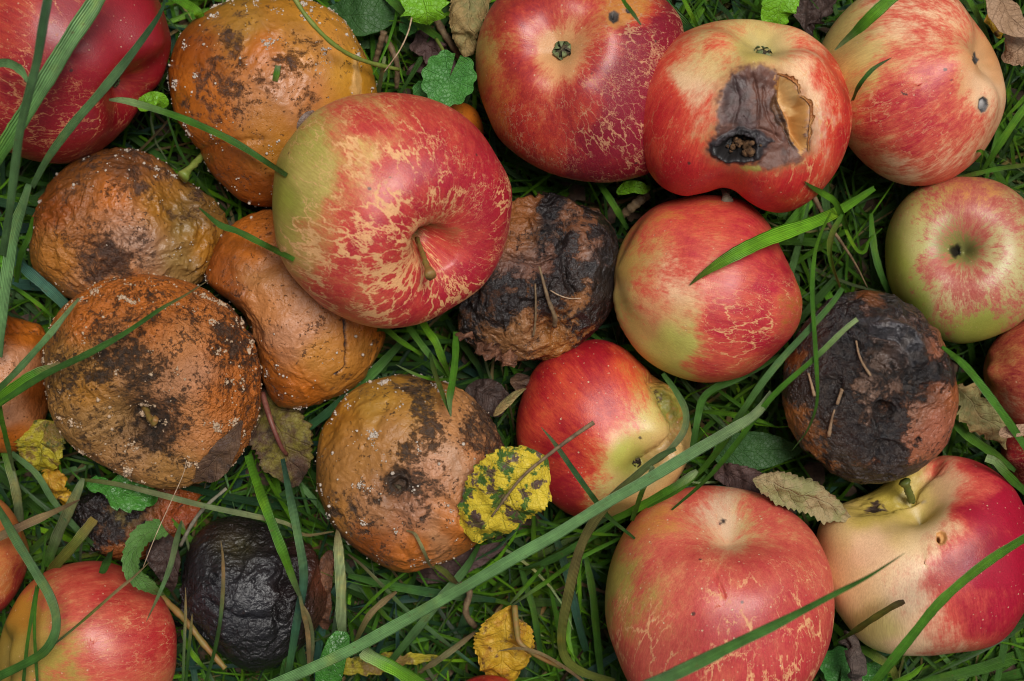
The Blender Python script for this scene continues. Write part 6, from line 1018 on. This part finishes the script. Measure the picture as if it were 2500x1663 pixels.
# ------------------------------------------------------------------ leaves
def leaf(label, mid, hw, mat, prof='ovate', teeth=0, ta=.08, cup=0., crumple=.0, roll=0., twist=0., over=False, stalk=None, smat=None, name='fallen_leaf', cat='leaf',
         n=70, m=31, curl_end=0., seed=1, wave=0., side_roll=(0, 0), clr=1.0, torn=0., group=None, th=.00022, cf=120):
    r_ = np.random.default_rng(seed); P = catmull(np.array(mid, float), n); z = drape(P[:, :2], P[:, 2], clr) if over else P[:, 2] * MM
    C_ = np.array([[*W(x, y, zz), zz] for (x, y), zz in zip(P[:, :2], z)]); t = np.linspace(0, 1, n)
    T = np.gradient(C_, axis=0); T /= np.linalg.norm(T, axis=1)[:, None] + 1e-12
    side = np.cross([0, 0, 1.], T); side /= np.linalg.norm(side, axis=1)[:, None]; nor = np.cross(T, side)
    ro = np.radians(roll) + np.radians(twist) * t
    side, nor = side * np.cos(ro)[:, None] + nor * np.sin(ro)[:, None], nor * np.cos(ro)[:, None] - side * np.sin(ro)[:, None]
    if prof == 'ovate': w_ = np.sin(np.pi * t ** .72) ** .75
    elif prof == 'round': w_ = np.sqrt(np.clip(1 - (2 * t - 1) ** 2, 0, 1)) ** .8
    elif prof == 'strip': w_ = np.minimum(1, np.minimum(t, 1 - t) * 7 + .25)
    elif prof == 'lobed': w_ = np.clip(t * 3.2, 0, 1) * np.sqrt(np.clip(1 - t, 0, 1) + .03) * (1 + .28 * np.sin(t * 19 + 1))
    else: w_ = np.clip(np.interp(t, *zip(*prof)), 0, 2)
    w_ = np.maximum(w_, .012)
    u = np.linspace(-1, 1, m)
    wl = w_.copy(); wr = w_.copy()
    if teeth:
        s1 = (t * teeth) % 1; wl = wl * (1 + ta * (s1 - .5) * 2); s2 = (t * teeth + .37) % 1; wr = wr * (1 + ta * (s2 - .5) * 2)
    if torn:
        wl = wl * (1 - torn * np.clip(fbm(np.stack([t * 3 + seed, t * 0, t * 0], -1), 2.2, 3, seed) + .15, 0, 1) * 1.8); wr = wr * (1 - torn * np.clip(fbm(np.stack([t * 3 + seed + 9, t * 0, t * 0], -1), 2.2, 3, seed) + .15, 0, 1) * 1.8)
    hwm = hw / S(C_[:, 2]); ww = np.where(u[None] < 0, wl[:, None], wr[:, None]) * hwm[:, None]
    au = np.abs(u)
    cl = np.where(u < 0, side_roll[0], side_roll[1]); ang = np.radians(cl) * au ** 1.5 + cup * au * .9       # bending of each half, radians at the edge
    # integrate across
    du = np.abs(np.gradient(u)); X = np.zeros(m); Y = np.zeros(m); c0 = m // 2
    for i in range(c0 + 1, m): X[i] = X[i - 1] + du[i] * math.cos(ang[i]); Y[i] = Y[i - 1] + du[i] * math.sin(ang[i])
    for i in range(c0 - 1, -1, -1): X[i] = X[i + 1] - du[i] * math.cos(ang[i]); Y[i] = Y[i + 1] + du[i] * math.sin(ang[i])
    V = C_[:, None] + side[:, None] * (X[None, :, None] * ww[..., None]) + nor[:, None] * (Y[None, :, None] * ww[..., None])
    if wave: V = V + nor[:, None] * (np.sin(t * 21 + seed)[:, None] * au[None] ** 2 * wave * MM)[..., None] * np.where(u < 0, 1, -.7)[None, :, None]
    Q = V.reshape(-1, 3)
    if crumple: Q = Q + np.repeat(nor, m, 0) * (fbm(Q, cf, 3, seed) * crumple * MM * 2)[:, None] + np.repeat(side, m, 0) * (fbm(Q, cf, 2, seed + 3) * crumple * MM * .8)[:, None]
    V = Q; V2 = V - np.repeat(nor, m, 0) * th
    bl = np.zeros((n, m, 3)); bl[..., 0] = u; bl[..., 1] = t[:, None]
    lo = C_[0].copy(); me_at = dict(bl=np.vstack([bl.reshape(-1, 3)] * 2))
    k = n * m; e0 = np.arange(n - 1) * m
    sf = np.concatenate([np.stack([e0, e0 + m, e0 + m + k, e0 + k], 1), np.stack([e0 + m - 1, e0 + m - 1 + k, e0 + 2 * m - 1 + k, e0 + 2 * m - 1], 1)])
    F = [gridf(n, m)[:, ::-1], gridf(n, m, off=k), sf]
    if stalk is None: return tag(obj(name, mesh(name, np.vstack([V, V2]) - lo, F, [mat], True, me_at), None, tuple(lo)), label, cat, group)
    e = thing(name, label, cat, tuple(lo), group); obj('leaf_blade', mesh('leaf_blade', np.vstack([V, V2]) - lo, F, [mat], True, me_at), e)
    sp, r0, r1 = stalk; P = catmull(np.array(sp, float), 24); z = drape(P[:, :2], P[:, 2], .8) if over else P[:, 2] * MM
    C2 = np.array([[*W(x, y, zz), zz] for (x, y), zz in zip(P[:, :2], z)])
    Vt, Ft = tube(C2, np.linspace(r0, r1, 24) * MM, 7); obj('stalk', mesh('stalk', Vt - lo, Ft, [smat or STEM_BROWN]), e)
    return e

def round_leaf(label, c, z, R, notch, mat, scal=9, cup=.5, seed=1, stalk=None, smat=None, sc_a=.09, tilt=(0, 0)):
    """c native px, R native px; notch: direction of the notch in the picture (degrees, clockwise from right)"""
    r_ = np.random.default_rng(seed); nr, na = 22, 145; a0 = math.radians(-notch)
    th = np.linspace(-math.pi, math.pi, na) * .965; rad = np.linspace(0, 1, nr)
    edge = 1 - sc_a * np.abs(np.cos(th * scal / 2)) ** 3 + .04 * np.sin(th * 2 + seed); edge *= np.interp(np.abs(th) / math.pi, [0, .6, .88, 1], [1, 1, .98, .78])
    Rm = R / S(z * MM); cx, cy = W(c[0], c[1], z * MM)
    A_ = a0 + math.pi + th
    X = rad[:, None] * edge[None] * Rm
    off = np.array([math.cos(a0), math.sin(a0)]) * Rm * .12
    x = X * np.cos(A_)[None] + off[0]; y = X * np.sin(A_)[None] + off[1]
    ve = np.abs(np.cos(th * 3.0))[None] ** .5 * rad[:, None]
    zz = (rad[:, None] ** 2 * cup * .25 * Rm) + ve * Rm * .05 + x * tilt[0] + y * tilt[1] + .05 * Rm * np.sin(th * 4 + seed)[None] * rad[:, None] ** 2
    V = np.stack([x, y, zz], -1).reshape(-1, 3); V = V + fbm(V + 1, 260, 3, seed)[:, None] * np.array([0, 0, .0006])
    vein = (1 - np.abs(np.cos(th * 3.0))) ; bl = np.zeros((nr, na, 3)); bl[..., 0] = ((th / (2 * math.pi / 6.0)) % 1 * 2 - 1)[None] * np.maximum(rad[:, None], .2); bl[..., 1] = rad[:, None]
    lo = np.array([cx, cy, z * MM]); V2 = V - [0, 0, .0003]; k = nr * na
    F = [gridf(nr, na), gridf(nr, na, off=k)[:, ::-1]]
    e = thing('round_leaf', label, 'leaf', tuple(lo)); obj('leaf_blade', mesh('leaf_blade', np.vstack([V, V2]), F, [mat], True, dict(bl=np.vstack([bl.reshape(-1, 3)] * 2))), e)
    if stalk:
        P = catmull(np.array(stalk, float), 20); C2 = np.array([[*W(x_, y_, q * MM), q * MM] for x_, y_, q in P]); Vt, Ft = tube(C2, .6 * MM, 7)
        obj('stalk', mesh('stalk', Vt - lo, Ft, [smat or STEM_GREEN]), e)
    return e

L_IVY = leaf_mat('leaf_fresh_green', (.045, .20, .03), (.075, .27, .045), vein=(.10, .32, .08), vk=.6, crisp=.2, rough=.42, trans=.12)
L_BRT = leaf_mat('leaf_bright_green', (.16, .42, .015), (.20, .48, .02), vein=(.26, .5, .06), vk=.4, crisp=.2, rough=.4)
L_DKG = leaf_mat('leaf_dark_green', (.030, .095, .022), (.045, .125, .03), vein=(.07, .17, .05), vk=.5, crisp=.2, rough=.5)
L_GLO = leaf_mat('leaf_glossy_green', (.05, .22, .025), (.07, .26, .03), (.03, .13, .015), .5, .6, 90, 200, vein=(.10, .30, .06), vk=.4, rough=.26, spec=.6, crisp=.15)
L_TOO = leaf_mat('leaf_toothed_green', (.08, .20, .035), (.11, .24, .05), vein=(.18, .30, .10), vk=.5, crisp=.15, rough=.55)
L_YSP = leaf_mat('leaf_yellow_spotted', (.70, .52, .035), (.055, .13, .018), (.10, .055, .045), .535, .575, 170, 150, vein=(.40, .42, .05), vk=.25, crisp=.03, trans=.05)
L_YBR = leaf_mat('leaf_yellow_brown', (.58, .34, .02), (.42, .20, .015), (.13, .055, .02), .52, .60, 150, 260, vein=(.55, .38, .06), vk=.3, crisp=.06, trans=.05)
L_YEL = leaf_mat('leaf_mottled_yellow', (.40, .33, .02), (.20, .12, .03), (.06, .07, .015), .52, .58, 140, 170, vein=(.50, .45, .06), vk=.3, crisp=.05, trans=.05)
L_TAN = leaf_mat('leaf_tan', (.38, .26, .10), (.24, .22, .08), (.09, .06, .02), .52, .66, 110, 220, vein=(.45, .34, .16), vk=.45, crisp=.08, rough=.7)
L_TNG = leaf_mat('leaf_tan_green', (.42, .32, .16), (.30, .28, .11), (.24, .13, .06), .54, .60, 90, 120, vein=(.44, .38, .20), vk=.5, crisp=.06, rough=.7)
L_PNK = leaf_mat('leaf_pink_tan', (.50, .32, .20), (.38, .23, .13), (.22, .12, .06), .52, .64, 110, 200, vein=(.28, .16, .09), vk=.5, crisp=.1, rough=.75)
L_BRN = leaf_mat('leaf_brown', (.14, .075, .04), (.085, .045, .03), (.04, .025, .02), .5, .58, 120, 180, vein=(.22, .13, .07), vk=.4, crisp=.1, rough=.6)
L_DBR = leaf_mat('leaf_dark_brown', (.050, .030, .024), (.085, .052, .042), (.02, .014, .012), .5, .6, 140, 200, vein=(.10, .06, .05), vk=.4, crisp=.1, rough=.55)
L_PUR = leaf_mat('leaf_purple_brown', (.13, .075, .065), (.09, .05, .045), (.05, .03, .03), .5, .62, 120, 220, vein=(.20, .12, .10), vk=.4, crisp=.1, rough=.65)
L_BYG = leaf_mat('leaf_brown_yellow_edge', (.10, .05, .03), (.24, .20, .03), (.05, .03, .02), .56, .58, 60, 180, vein=(.16, .09, .05), vk=.4, crisp=.1, rough=.6)
L_GRY = leaf_mat('leaf_grey_brown', (.15, .11, .09), (.09, .065, .055), (.04, .03, .025), .5, .62, 220, 300, vein=(.2, .15, .12), vk=.3, crisp=.1, rough=.8)
L_PEEL = leaf_mat('peel_brown', (.26, .11, .055), (.13, .055, .03), (.05, .02, .012), .5, .6, 200, 260, vein=(.3, .15, .09), vk=.3, crisp=.08, rough=.55)

# --- yellow spotted leaf on the ochre apple, with its long stalk
leaf('yellow leaf with dark green and black blotches and a long dry stalk', [(1338, 1118, 66), (1290, 1155, 68), (1240, 1200, 66), (1200, 1250, 60), (1172, 1296, 54), (1160, 1325, 50)], 92, L_YSP,
     prof=[(0, .1), (.08, .62), (.2, .98), (.4, 1.08), (.6, 1.05), (.8, .88), (.93, .55), (1, .15)], teeth=15, ta=.05, crumple=1.7, cup=.12, roll=-6, over=True, side_roll=(-40, -34), seed=3, torn=.12,
     stalk=([(1200, 1262, 68), (1270, 1170, 72), (1340, 1110, 72), (1400, 1065, 70), (1450, 1031, 70)], .35, .75), smat=STEM_BROWN, name='spotted_leaf')
leaf('yellow and brown leaf standing on its tip near the bottom edge, between green blades', [(1250, 1478, 36), (1240, 1510, 38), (1235, 1560, 38), (1228, 1610, 36), (1222, 1665, 30)], 84, L_YBR,
     prof=[(0, .08), (.1, .28), (.3, .78), (.5, .95), (.7, .92), (.85, .7), (1, .5)], teeth=16, ta=.05, crumple=2.4, cup=-.15, seed=5, side_roll=(-30, -25), stalk=([(1256, 1480, 40), (1262, 1540, 44), (1270, 1570, 46), (1310, 1600, 46), (1370, 1630, 42)], 1.1, .7), smat=STEM_OLIVE, name='yellow_leaf')
leaf('ragged yellow and brown leaf lying low under the long pale blade', [(810, 1632, 18), (880, 1625, 22), (960, 1615, 24), (1030, 1608, 22), (1075, 1600, 18)], 26, L_YEL, teeth=9, ta=.12, crumple=1.6, seed=6, torn=.4, side_roll=(20, -20))
leaf('tan and green serrated leaf folded over between the blackened rust and large pinkish apples', [(1838, 1170, 48), (1880, 1180, 50), (1950, 1205, 50), (2010, 1232, 48), (2055, 1252, 46), (2088, 1268, 44)], 50, L_TNG,
     prof=[(0, .05), (.12, .5), (.3, .95), (.5, 1), (.75, .75), (.9, .4), (1, .03)], teeth=17, ta=.09, crumple=2.3, seed=7, roll=24, side_roll=(55, -105), name='serrated_leaf')
leaf('broad dark green leaf lying flat between the small apple and the blackened rust apple', [(1740, 1110, 20), (1800, 1105, 24), (1870, 1100, 26), (1960, 1100, 22)], 50, L_DKG, seed=8, crumple=.6, cup=.15, name='green_leaf')
leaf('purple brown curled leaf above the right shoulder of the large pinkish apple', [(1740, 1150, 20), (1790, 1165, 26), (1850, 1190, 28), (1930, 1240, 22)], 36, L_PUR, seed=9, crumple=2, cup=.3, teeth=12, ta=.05, name='curled_leaf')
leaf('brown leaf with yellow green serrated edges in the gap left of the ochre rotten apple', [(640, 950, 18), (660, 1010, 24), (690, 1080, 26), (720, 1190, 22)], 78, L_BYG, prof=[(0, .4), (.2, .8), (.5, 1), (.75, .82), (1, .1)], teeth=15, ta=.07, crumple=1.5, cup=.25, seed=10, name='serrated_leaf',
     stalk=([(640, 960, 30), (662, 1030, 34), (686, 1090, 32), (700, 1110, 28)], 1.1, .7), smat=simple_mat('stalk_red', (.14, .04, .03), (.22, .08, .05), 300, .5, .4))
leaf('mottled yellow leaf tucked between the pinkish rotten apple and the earthy rotten apple', [(110, 1025, 34), (100, 1070, 36), (95, 1110, 34), (90, 1150, 28)], 62, L_YEL, prof='round', teeth=9, ta=.06, crumple=2.2, seed=11, cup=-.3, name='mottled_leaf')
leaf('crumpled brown and yellow leaf hanging below the mottled yellow leaf', [(120, 1130, 26), (130, 1165, 28), (142, 1205, 24), (150, 1240, 18)], 38, L_YBR, crumple=4, seed=12, torn=.5, side_roll=(-50, 40), name='crumpled_leaf')
leaf('brown leaf with an olive base stuck on the lower right of the earthy rotten apple', [(592, 1028, 52), (572, 1062, 56), (545, 1105, 56), (512, 1140, 54), (470, 1175, 50)], 40, L_BRN, prof=[(0, .1), (.15, .35), (.4, .75), (.65, 1), (.85, .85), (1, .1)], crumple=1.2, seed=13, over=True, roll=-14, name='stuck_leaf')
leaf('dark purple brown leaf piece in the gap below the blackened tan apple', [(1145, 945, 24), (1180, 960, 28), (1215, 985, 28), (1235, 1003, 24)], 40, L_DBR, prof='round', crumple=2, seed=14, name='dark_leaf', side_roll=(20, -10))
leaf('tan folded leaf with an orange edge left of the small red and yellow apple', [(1205, 1015, 40), (1235, 985, 42), (1262, 960, 42), (1285, 948, 40)], 13, L_TAN, prof='ovate', crumple=.5, seed=15, roll=50, side_roll=(60, -20), name='folded_leaf')
leaf('small brown leaf between the dark purple leaf and the small apple', [(1262, 905, 26), (1270, 930, 30), (1275, 955, 28)], 22, L_BRN, crumple=2, seed=16, name='small_leaf', prof='round')
leaf('tattered tan and yellow leaf between the blackened rust apple and the right edge', [(2330, 945, 40), (2365, 975, 42), (2395, 1010, 42), (2430, 1050, 40), (2455, 1095, 34)], 52, L_TAN, crumple=3, seed=17, torn=.6, teeth=10, ta=.1, side_roll=(-30, 30), name='tattered_leaf')
leaf('glossy bright green leaf lying over the crumbled rotten apple', [(215, 1178, 36), (255, 1190, 38), (310, 1205, 38), (355, 1210, 36), (385, 1208, 32)], 44, L_GLO, prof=[(0, .2), (.1, .5), (.3, .45), (.4, .95), (.6, 1), (.8, .85), (1, .2)], teeth=6, ta=.12, crumple=1.4, seed=18, cup=.1, name='glossy_leaf')
leaf('toothed green leaf folded open beside the low red apple and the black rotten apple', [(398, 1288, 44), (350, 1310, 50), (325, 1350, 54), (325, 1395, 56), (360, 1430, 56), (400, 1452, 48)], 27, L_TOO, prof=[(0, .9), (.2, 1), (.5, 1.0), (.8, .8), (1, .15)], teeth=14, ta=.12, crumple=.8, seed=19, roll=20, cup=.3, name='toothed_leaf', cf=80)
leaf('dark brown leaf inside the fold of the toothed green leaf', [(380, 1300, 30), (392, 1340, 34), (405, 1390, 34), (412, 1450, 28)], 40, L_DBR, crumple=2, seed=20, name='dark_leaf')
leaf('broad dark green leaf at the top edge between the mouldy orange and dark red apples', [(795, 30, 18), (850, 40, 22), (910, 35, 24), (980, 15, 20)], 52, L_DKG, prof=[(0, .3), (.2, .85), (.5, 1), (.8, .7), (1, .1)], seed=21, crumple=.8, cup=.15, name='green_leaf')
leaf('bright green lobed leaf at the top edge above the round leaf', [(1030, -60, 40), (1030, -10, 42), (1040, 30, 42), (1045, 60, 38)], 62, L_BRT, prof=[(0, .6), (.4, .9), (.6, .75), (.68, 1.05), (.74, .6), (.84, .75), (.92, .3), (1, .05)], seed=22, crumple=1.0, name='lobed_leaf', cup=.15)
leaf('curled tan and green leaf with dark spots touching the dark red apple', [(1130, -60, 30), (1145, 0, 34), (1140, 60, 36), (1140, 100, 34), (1142, 138, 30)], 56, L_TAN, prof=[(0, .9), (.35, 1), (.7, .75), (.9, .5), (1, .3)], crumple=2.4, seed=23, side_roll=(-55, -60), teeth=12, ta=.05, name='curled_leaf')
leaf('dark brown curled dead leaf in the gap above the round green leaf', [(1020, 60, 18), (1030, 100, 22), (1060, 130, 22), (1075, 165, 18), (990, 180, 16)], 38, L_PUR, crumple=4, seed=24, torn=.4, name='dead_leaf', side_roll=(40, -40))
leaf('yellow green leaf with a torn edge at the top, above the holed apple', [(1935, -50, 36), (1915, -10, 38), (1900, 30, 38), (1905, 62, 34)], 42, L_BRT, prof=[(0, .9), (.4, 1), (.7, 1.05), (.88, 1.0), (.93, .6), (1, .5)], teeth=6, ta=.06, seed=25, crumple=1.2, name='torn_leaf')
leaf('dark brown dead leaf between the holed apple and the pink striped apple at the top', [(1990, -40, 20), (1990, 10, 26), (1975, 60, 28), (1990, 105, 22)], 52, L_DBR, crumple=4, seed=26, torn=.4, name='dead_leaf', side_roll=(-30, 40))
leaf('dry pinkish tan leaf with a curled edge in the top right corner', [(2430, -20, 44), (2450, 20, 48), (2480, 55, 48), (2540, 90, 44)], 44, L_PNK, crumple=1.8, seed=27, side_roll=(30, -60), name='dry_leaf')
leaf('dry serrated tan leaf below the curled one at the right edge', [(2540, 90, 36), (2500, 110, 38), (2470, 130, 38), (2446, 142, 34)], 52, L_PNK, prof='ovate', teeth=9, ta=.12, crumple=1.6, seed=28, name='dry_leaf')
leaf('orange brown scrap of leaf behind the dry leaf in the top right corner', [(2420, 30, 28), (2435, 60, 30), (2440, 90, 26)], 24, L_YBR, crumple=3, seed=29, name='leaf_scrap')
leaf('wrinkled grey brown leaf curl under the cream and crimson apple at the bottom', [(2044, 1565, 34), (2075, 1575, 40), (2090, 1600, 40), (2095, 1630, 38), (2105, 1680, 32)], 26, L_GRY, crumple=3, seed=30, prof='strip', side_roll=(-70, -60), name='leaf_curl')
leaf('green leaf standing at the bottom edge in front of the long pale blade', [(800, 1690, 36), (805, 1640, 40), (820, 1590, 42), (838, 1540, 40)], 34, L_GLO, prof=[(0, .9), (.4, 1), (.8, .85), (.95, .55), (1, .2)], seed=31, crumple=.5, cup=.35, name='green_leaf')
leaf('reddish purple leaf under the bottom right of the ochre rotten apple', [(1010, 1410, 14), (1070, 1395, 18), (1140, 1370, 20), (1240, 1325, 16)], 32, L_PUR, seed=32, crumple=1.4, name='purple_leaf', side_roll=(20, 20))
leaf('torn brown peel fringe hanging from the lower left of the blackened tan apple', [(1120, 815, 44), (1160, 835, 46), (1200, 860, 46), (1250, 872, 42), (1300, 865, 34)], 20, L_PEEL, prof='strip', crumple=4.5, seed=33, torn=.7, teeth=13, ta=.25, name='torn_peel', cat='peel', side_roll=(-30, 50), cf=200)
leaf('thin brown stalk like leaf scrap at the right edge between the two red apples', [(2440, 1060, 52), (2470, 1052, 54), (2520, 1045, 54)], 14, L_PNK, seed=34, crumple=1, prof='strip', name='leaf_scrap')
leaf('reddish brown wet peel hanging right of the black rotten apple', [(805, 1345, 30), (795, 1400, 30), (790, 1460, 28), (792, 1540, 22)], 18, L_PEEL, seed=35, crumple=2.4, prof='strip', name='torn_peel', cat='peel')
leaf('small bright green folded leaf tip right of the crimson apple', [(335, 262, 40), (360, 248, 42), (385, 245, 42), (404, 262, 38)], 22, L_BRT, prof='round', seed=36, crumple=1, name='leaf_tip')
leaf('small green leaf in the grass below the dark red apple', [(1505, 470, 28), (1540, 455, 32), (1575, 462, 32), (1590, 450, 26)], 16, L_BRT, seed=37, crumple=1.2, name='small_green_leaf')
round_leaf('round scalloped green leaf left of the dark red apple', (1093, 200), 44, 70, -68, L_IVY, scal=11, cup=.5, seed=2, stalk=[(1098, 172, 42), (1085, 130, 38), (1065, 95, 26)], tilt=(.05, .12))
round_leaf('tiny scalloped green leaf peeking out beside the round scalloped leaf', (1030, 222), 34, 24, -60, L_IVY, scal=7, seed=3)
round_leaf('small scalloped leaf below the bright lobed leaf at the top', (1000, 62), 26, 26, 200, L_IVY, scal=7, seed=4)
round_leaf('low scalloped leaf under the grey brown leaf curl at the bottom right', (2055, 1620), 22, 52, 100, L_IVY, scal=9, seed=5)
round_leaf('low dark scalloped leaf cut off by the bottom edge at the right', (2110, 1660), 18, 50, 20, L_GLO, scal=9, seed=6)

# --- grey slug between the mouldy orange apple and the streaked apple
P = np.array([(792, 262, 46), (765, 270, 49), (741, 288, 51), (726, 312, 50), (717, 340, 45)], float); P = catmull(P, 26)
C_ = np.array([[*W(x, y, z * MM), z * MM] for x, y, z in P]); t = np.linspace(0, 1, 26)
V, F = tube(C_, 1.9 * MM * (np.sin(np.pi * np.clip(t * .94 + .03, 0, 1)) ** .6), 14)
SLUG = simple_mat('slug', (.12, .075, .055), (.20, .13, .10), 500, .3, .8, .0005)
e = thing('slug', 'grey brown slug tucked between the mouldy orange apple and the streaked apple', 'slug', tuple(C_[0])); obj('body', mesh('body', V - C_[0], F, [SLUG]), e)
for q in (-1, 1):
    Vt, Ft = tube(np.array([C_[2], C_[0] + [q * .0009, .0012, .002], C_[0] + [q * .0016, .0030, .0034]]), np.array([.5, .35, .45]) * MM, 6); obj('tentacle', mesh('tentacle', Vt - C_[0], Ft, [SLUG]), e)

# --- torn skin lip round the open wound
SKIN_LIP = leaf_mat('skin_lip', (.62, .30, .10), (.50, .17, .05), (.22, .09, .03), .5, .62, 160, 260, vein=(.6, .3, .12), vk=.1, crisp=.1, rough=.45, trans=.2)
def lip(P, w_, seed):
    A = APPLES['E']; P = catmull(np.array(P, float) * OV, 40); r_ = np.random.default_rng(seed)
    Q = np.array([A.V[near(A, *p)] for p in P]); C_ = Q + [0, 0, .0006]
    for _ in range(3): C_[1:-1] = .5 * C_[1:-1] + .25 * (C_[:-2] + C_[2:])
    T = np.gradient(C_, axis=0); T /= np.linalg.norm(T, axis=1)[:, None]; side = np.cross([0, 0, 1.], T); side /= np.linalg.norm(side, axis=1)[:, None]
    t = np.linspace(0, 1, 40); u = np.linspace(0, 1, 6); ww = w_ * MM * (.35 + .65 * np.clip(fbm(np.stack([t * 9, t * 0, t * 0 + seed], -1), 1.1, 3) * 1.6 + .5, 0, 1.4)) * np.sin(np.pi * np.clip(t, .03, .97)) ** .4
    V = C_[:, None] + side[:, None] * (u[None, :, None] * ww[:, None, None]) + np.array([0, 0, 1.])[None, None] * (np.sin(u * 2.4)[None, :, None] * ww[:, None, None] * .35 - (u ** 2)[None, :, None] * ww[:, None, None] * .7)
    V = V.reshape(-1, 3); V2 = V - [0, 0, .0003]; k = len(V); bl = np.stack([np.tile(u, 40), np.repeat(t, 6), np.zeros(240)], -1)
    obj('skin_flap', mesh('skin_flap', np.vstack([V, V2]) - A.lo, [gridf(40, 6), gridf(40, 6, off=k)[:, ::-1]], [SKIN_LIP], True, dict(bl=np.vstack([bl, bl]))), A.e)
lip([(1858, 348), (1860, 310), (1864, 270), (1862, 240), (1842, 222)], -1.6, 1)
lip([(1838, 215), (1832, 195), (1812, 180), (1790, 172)], -1.3, 2)
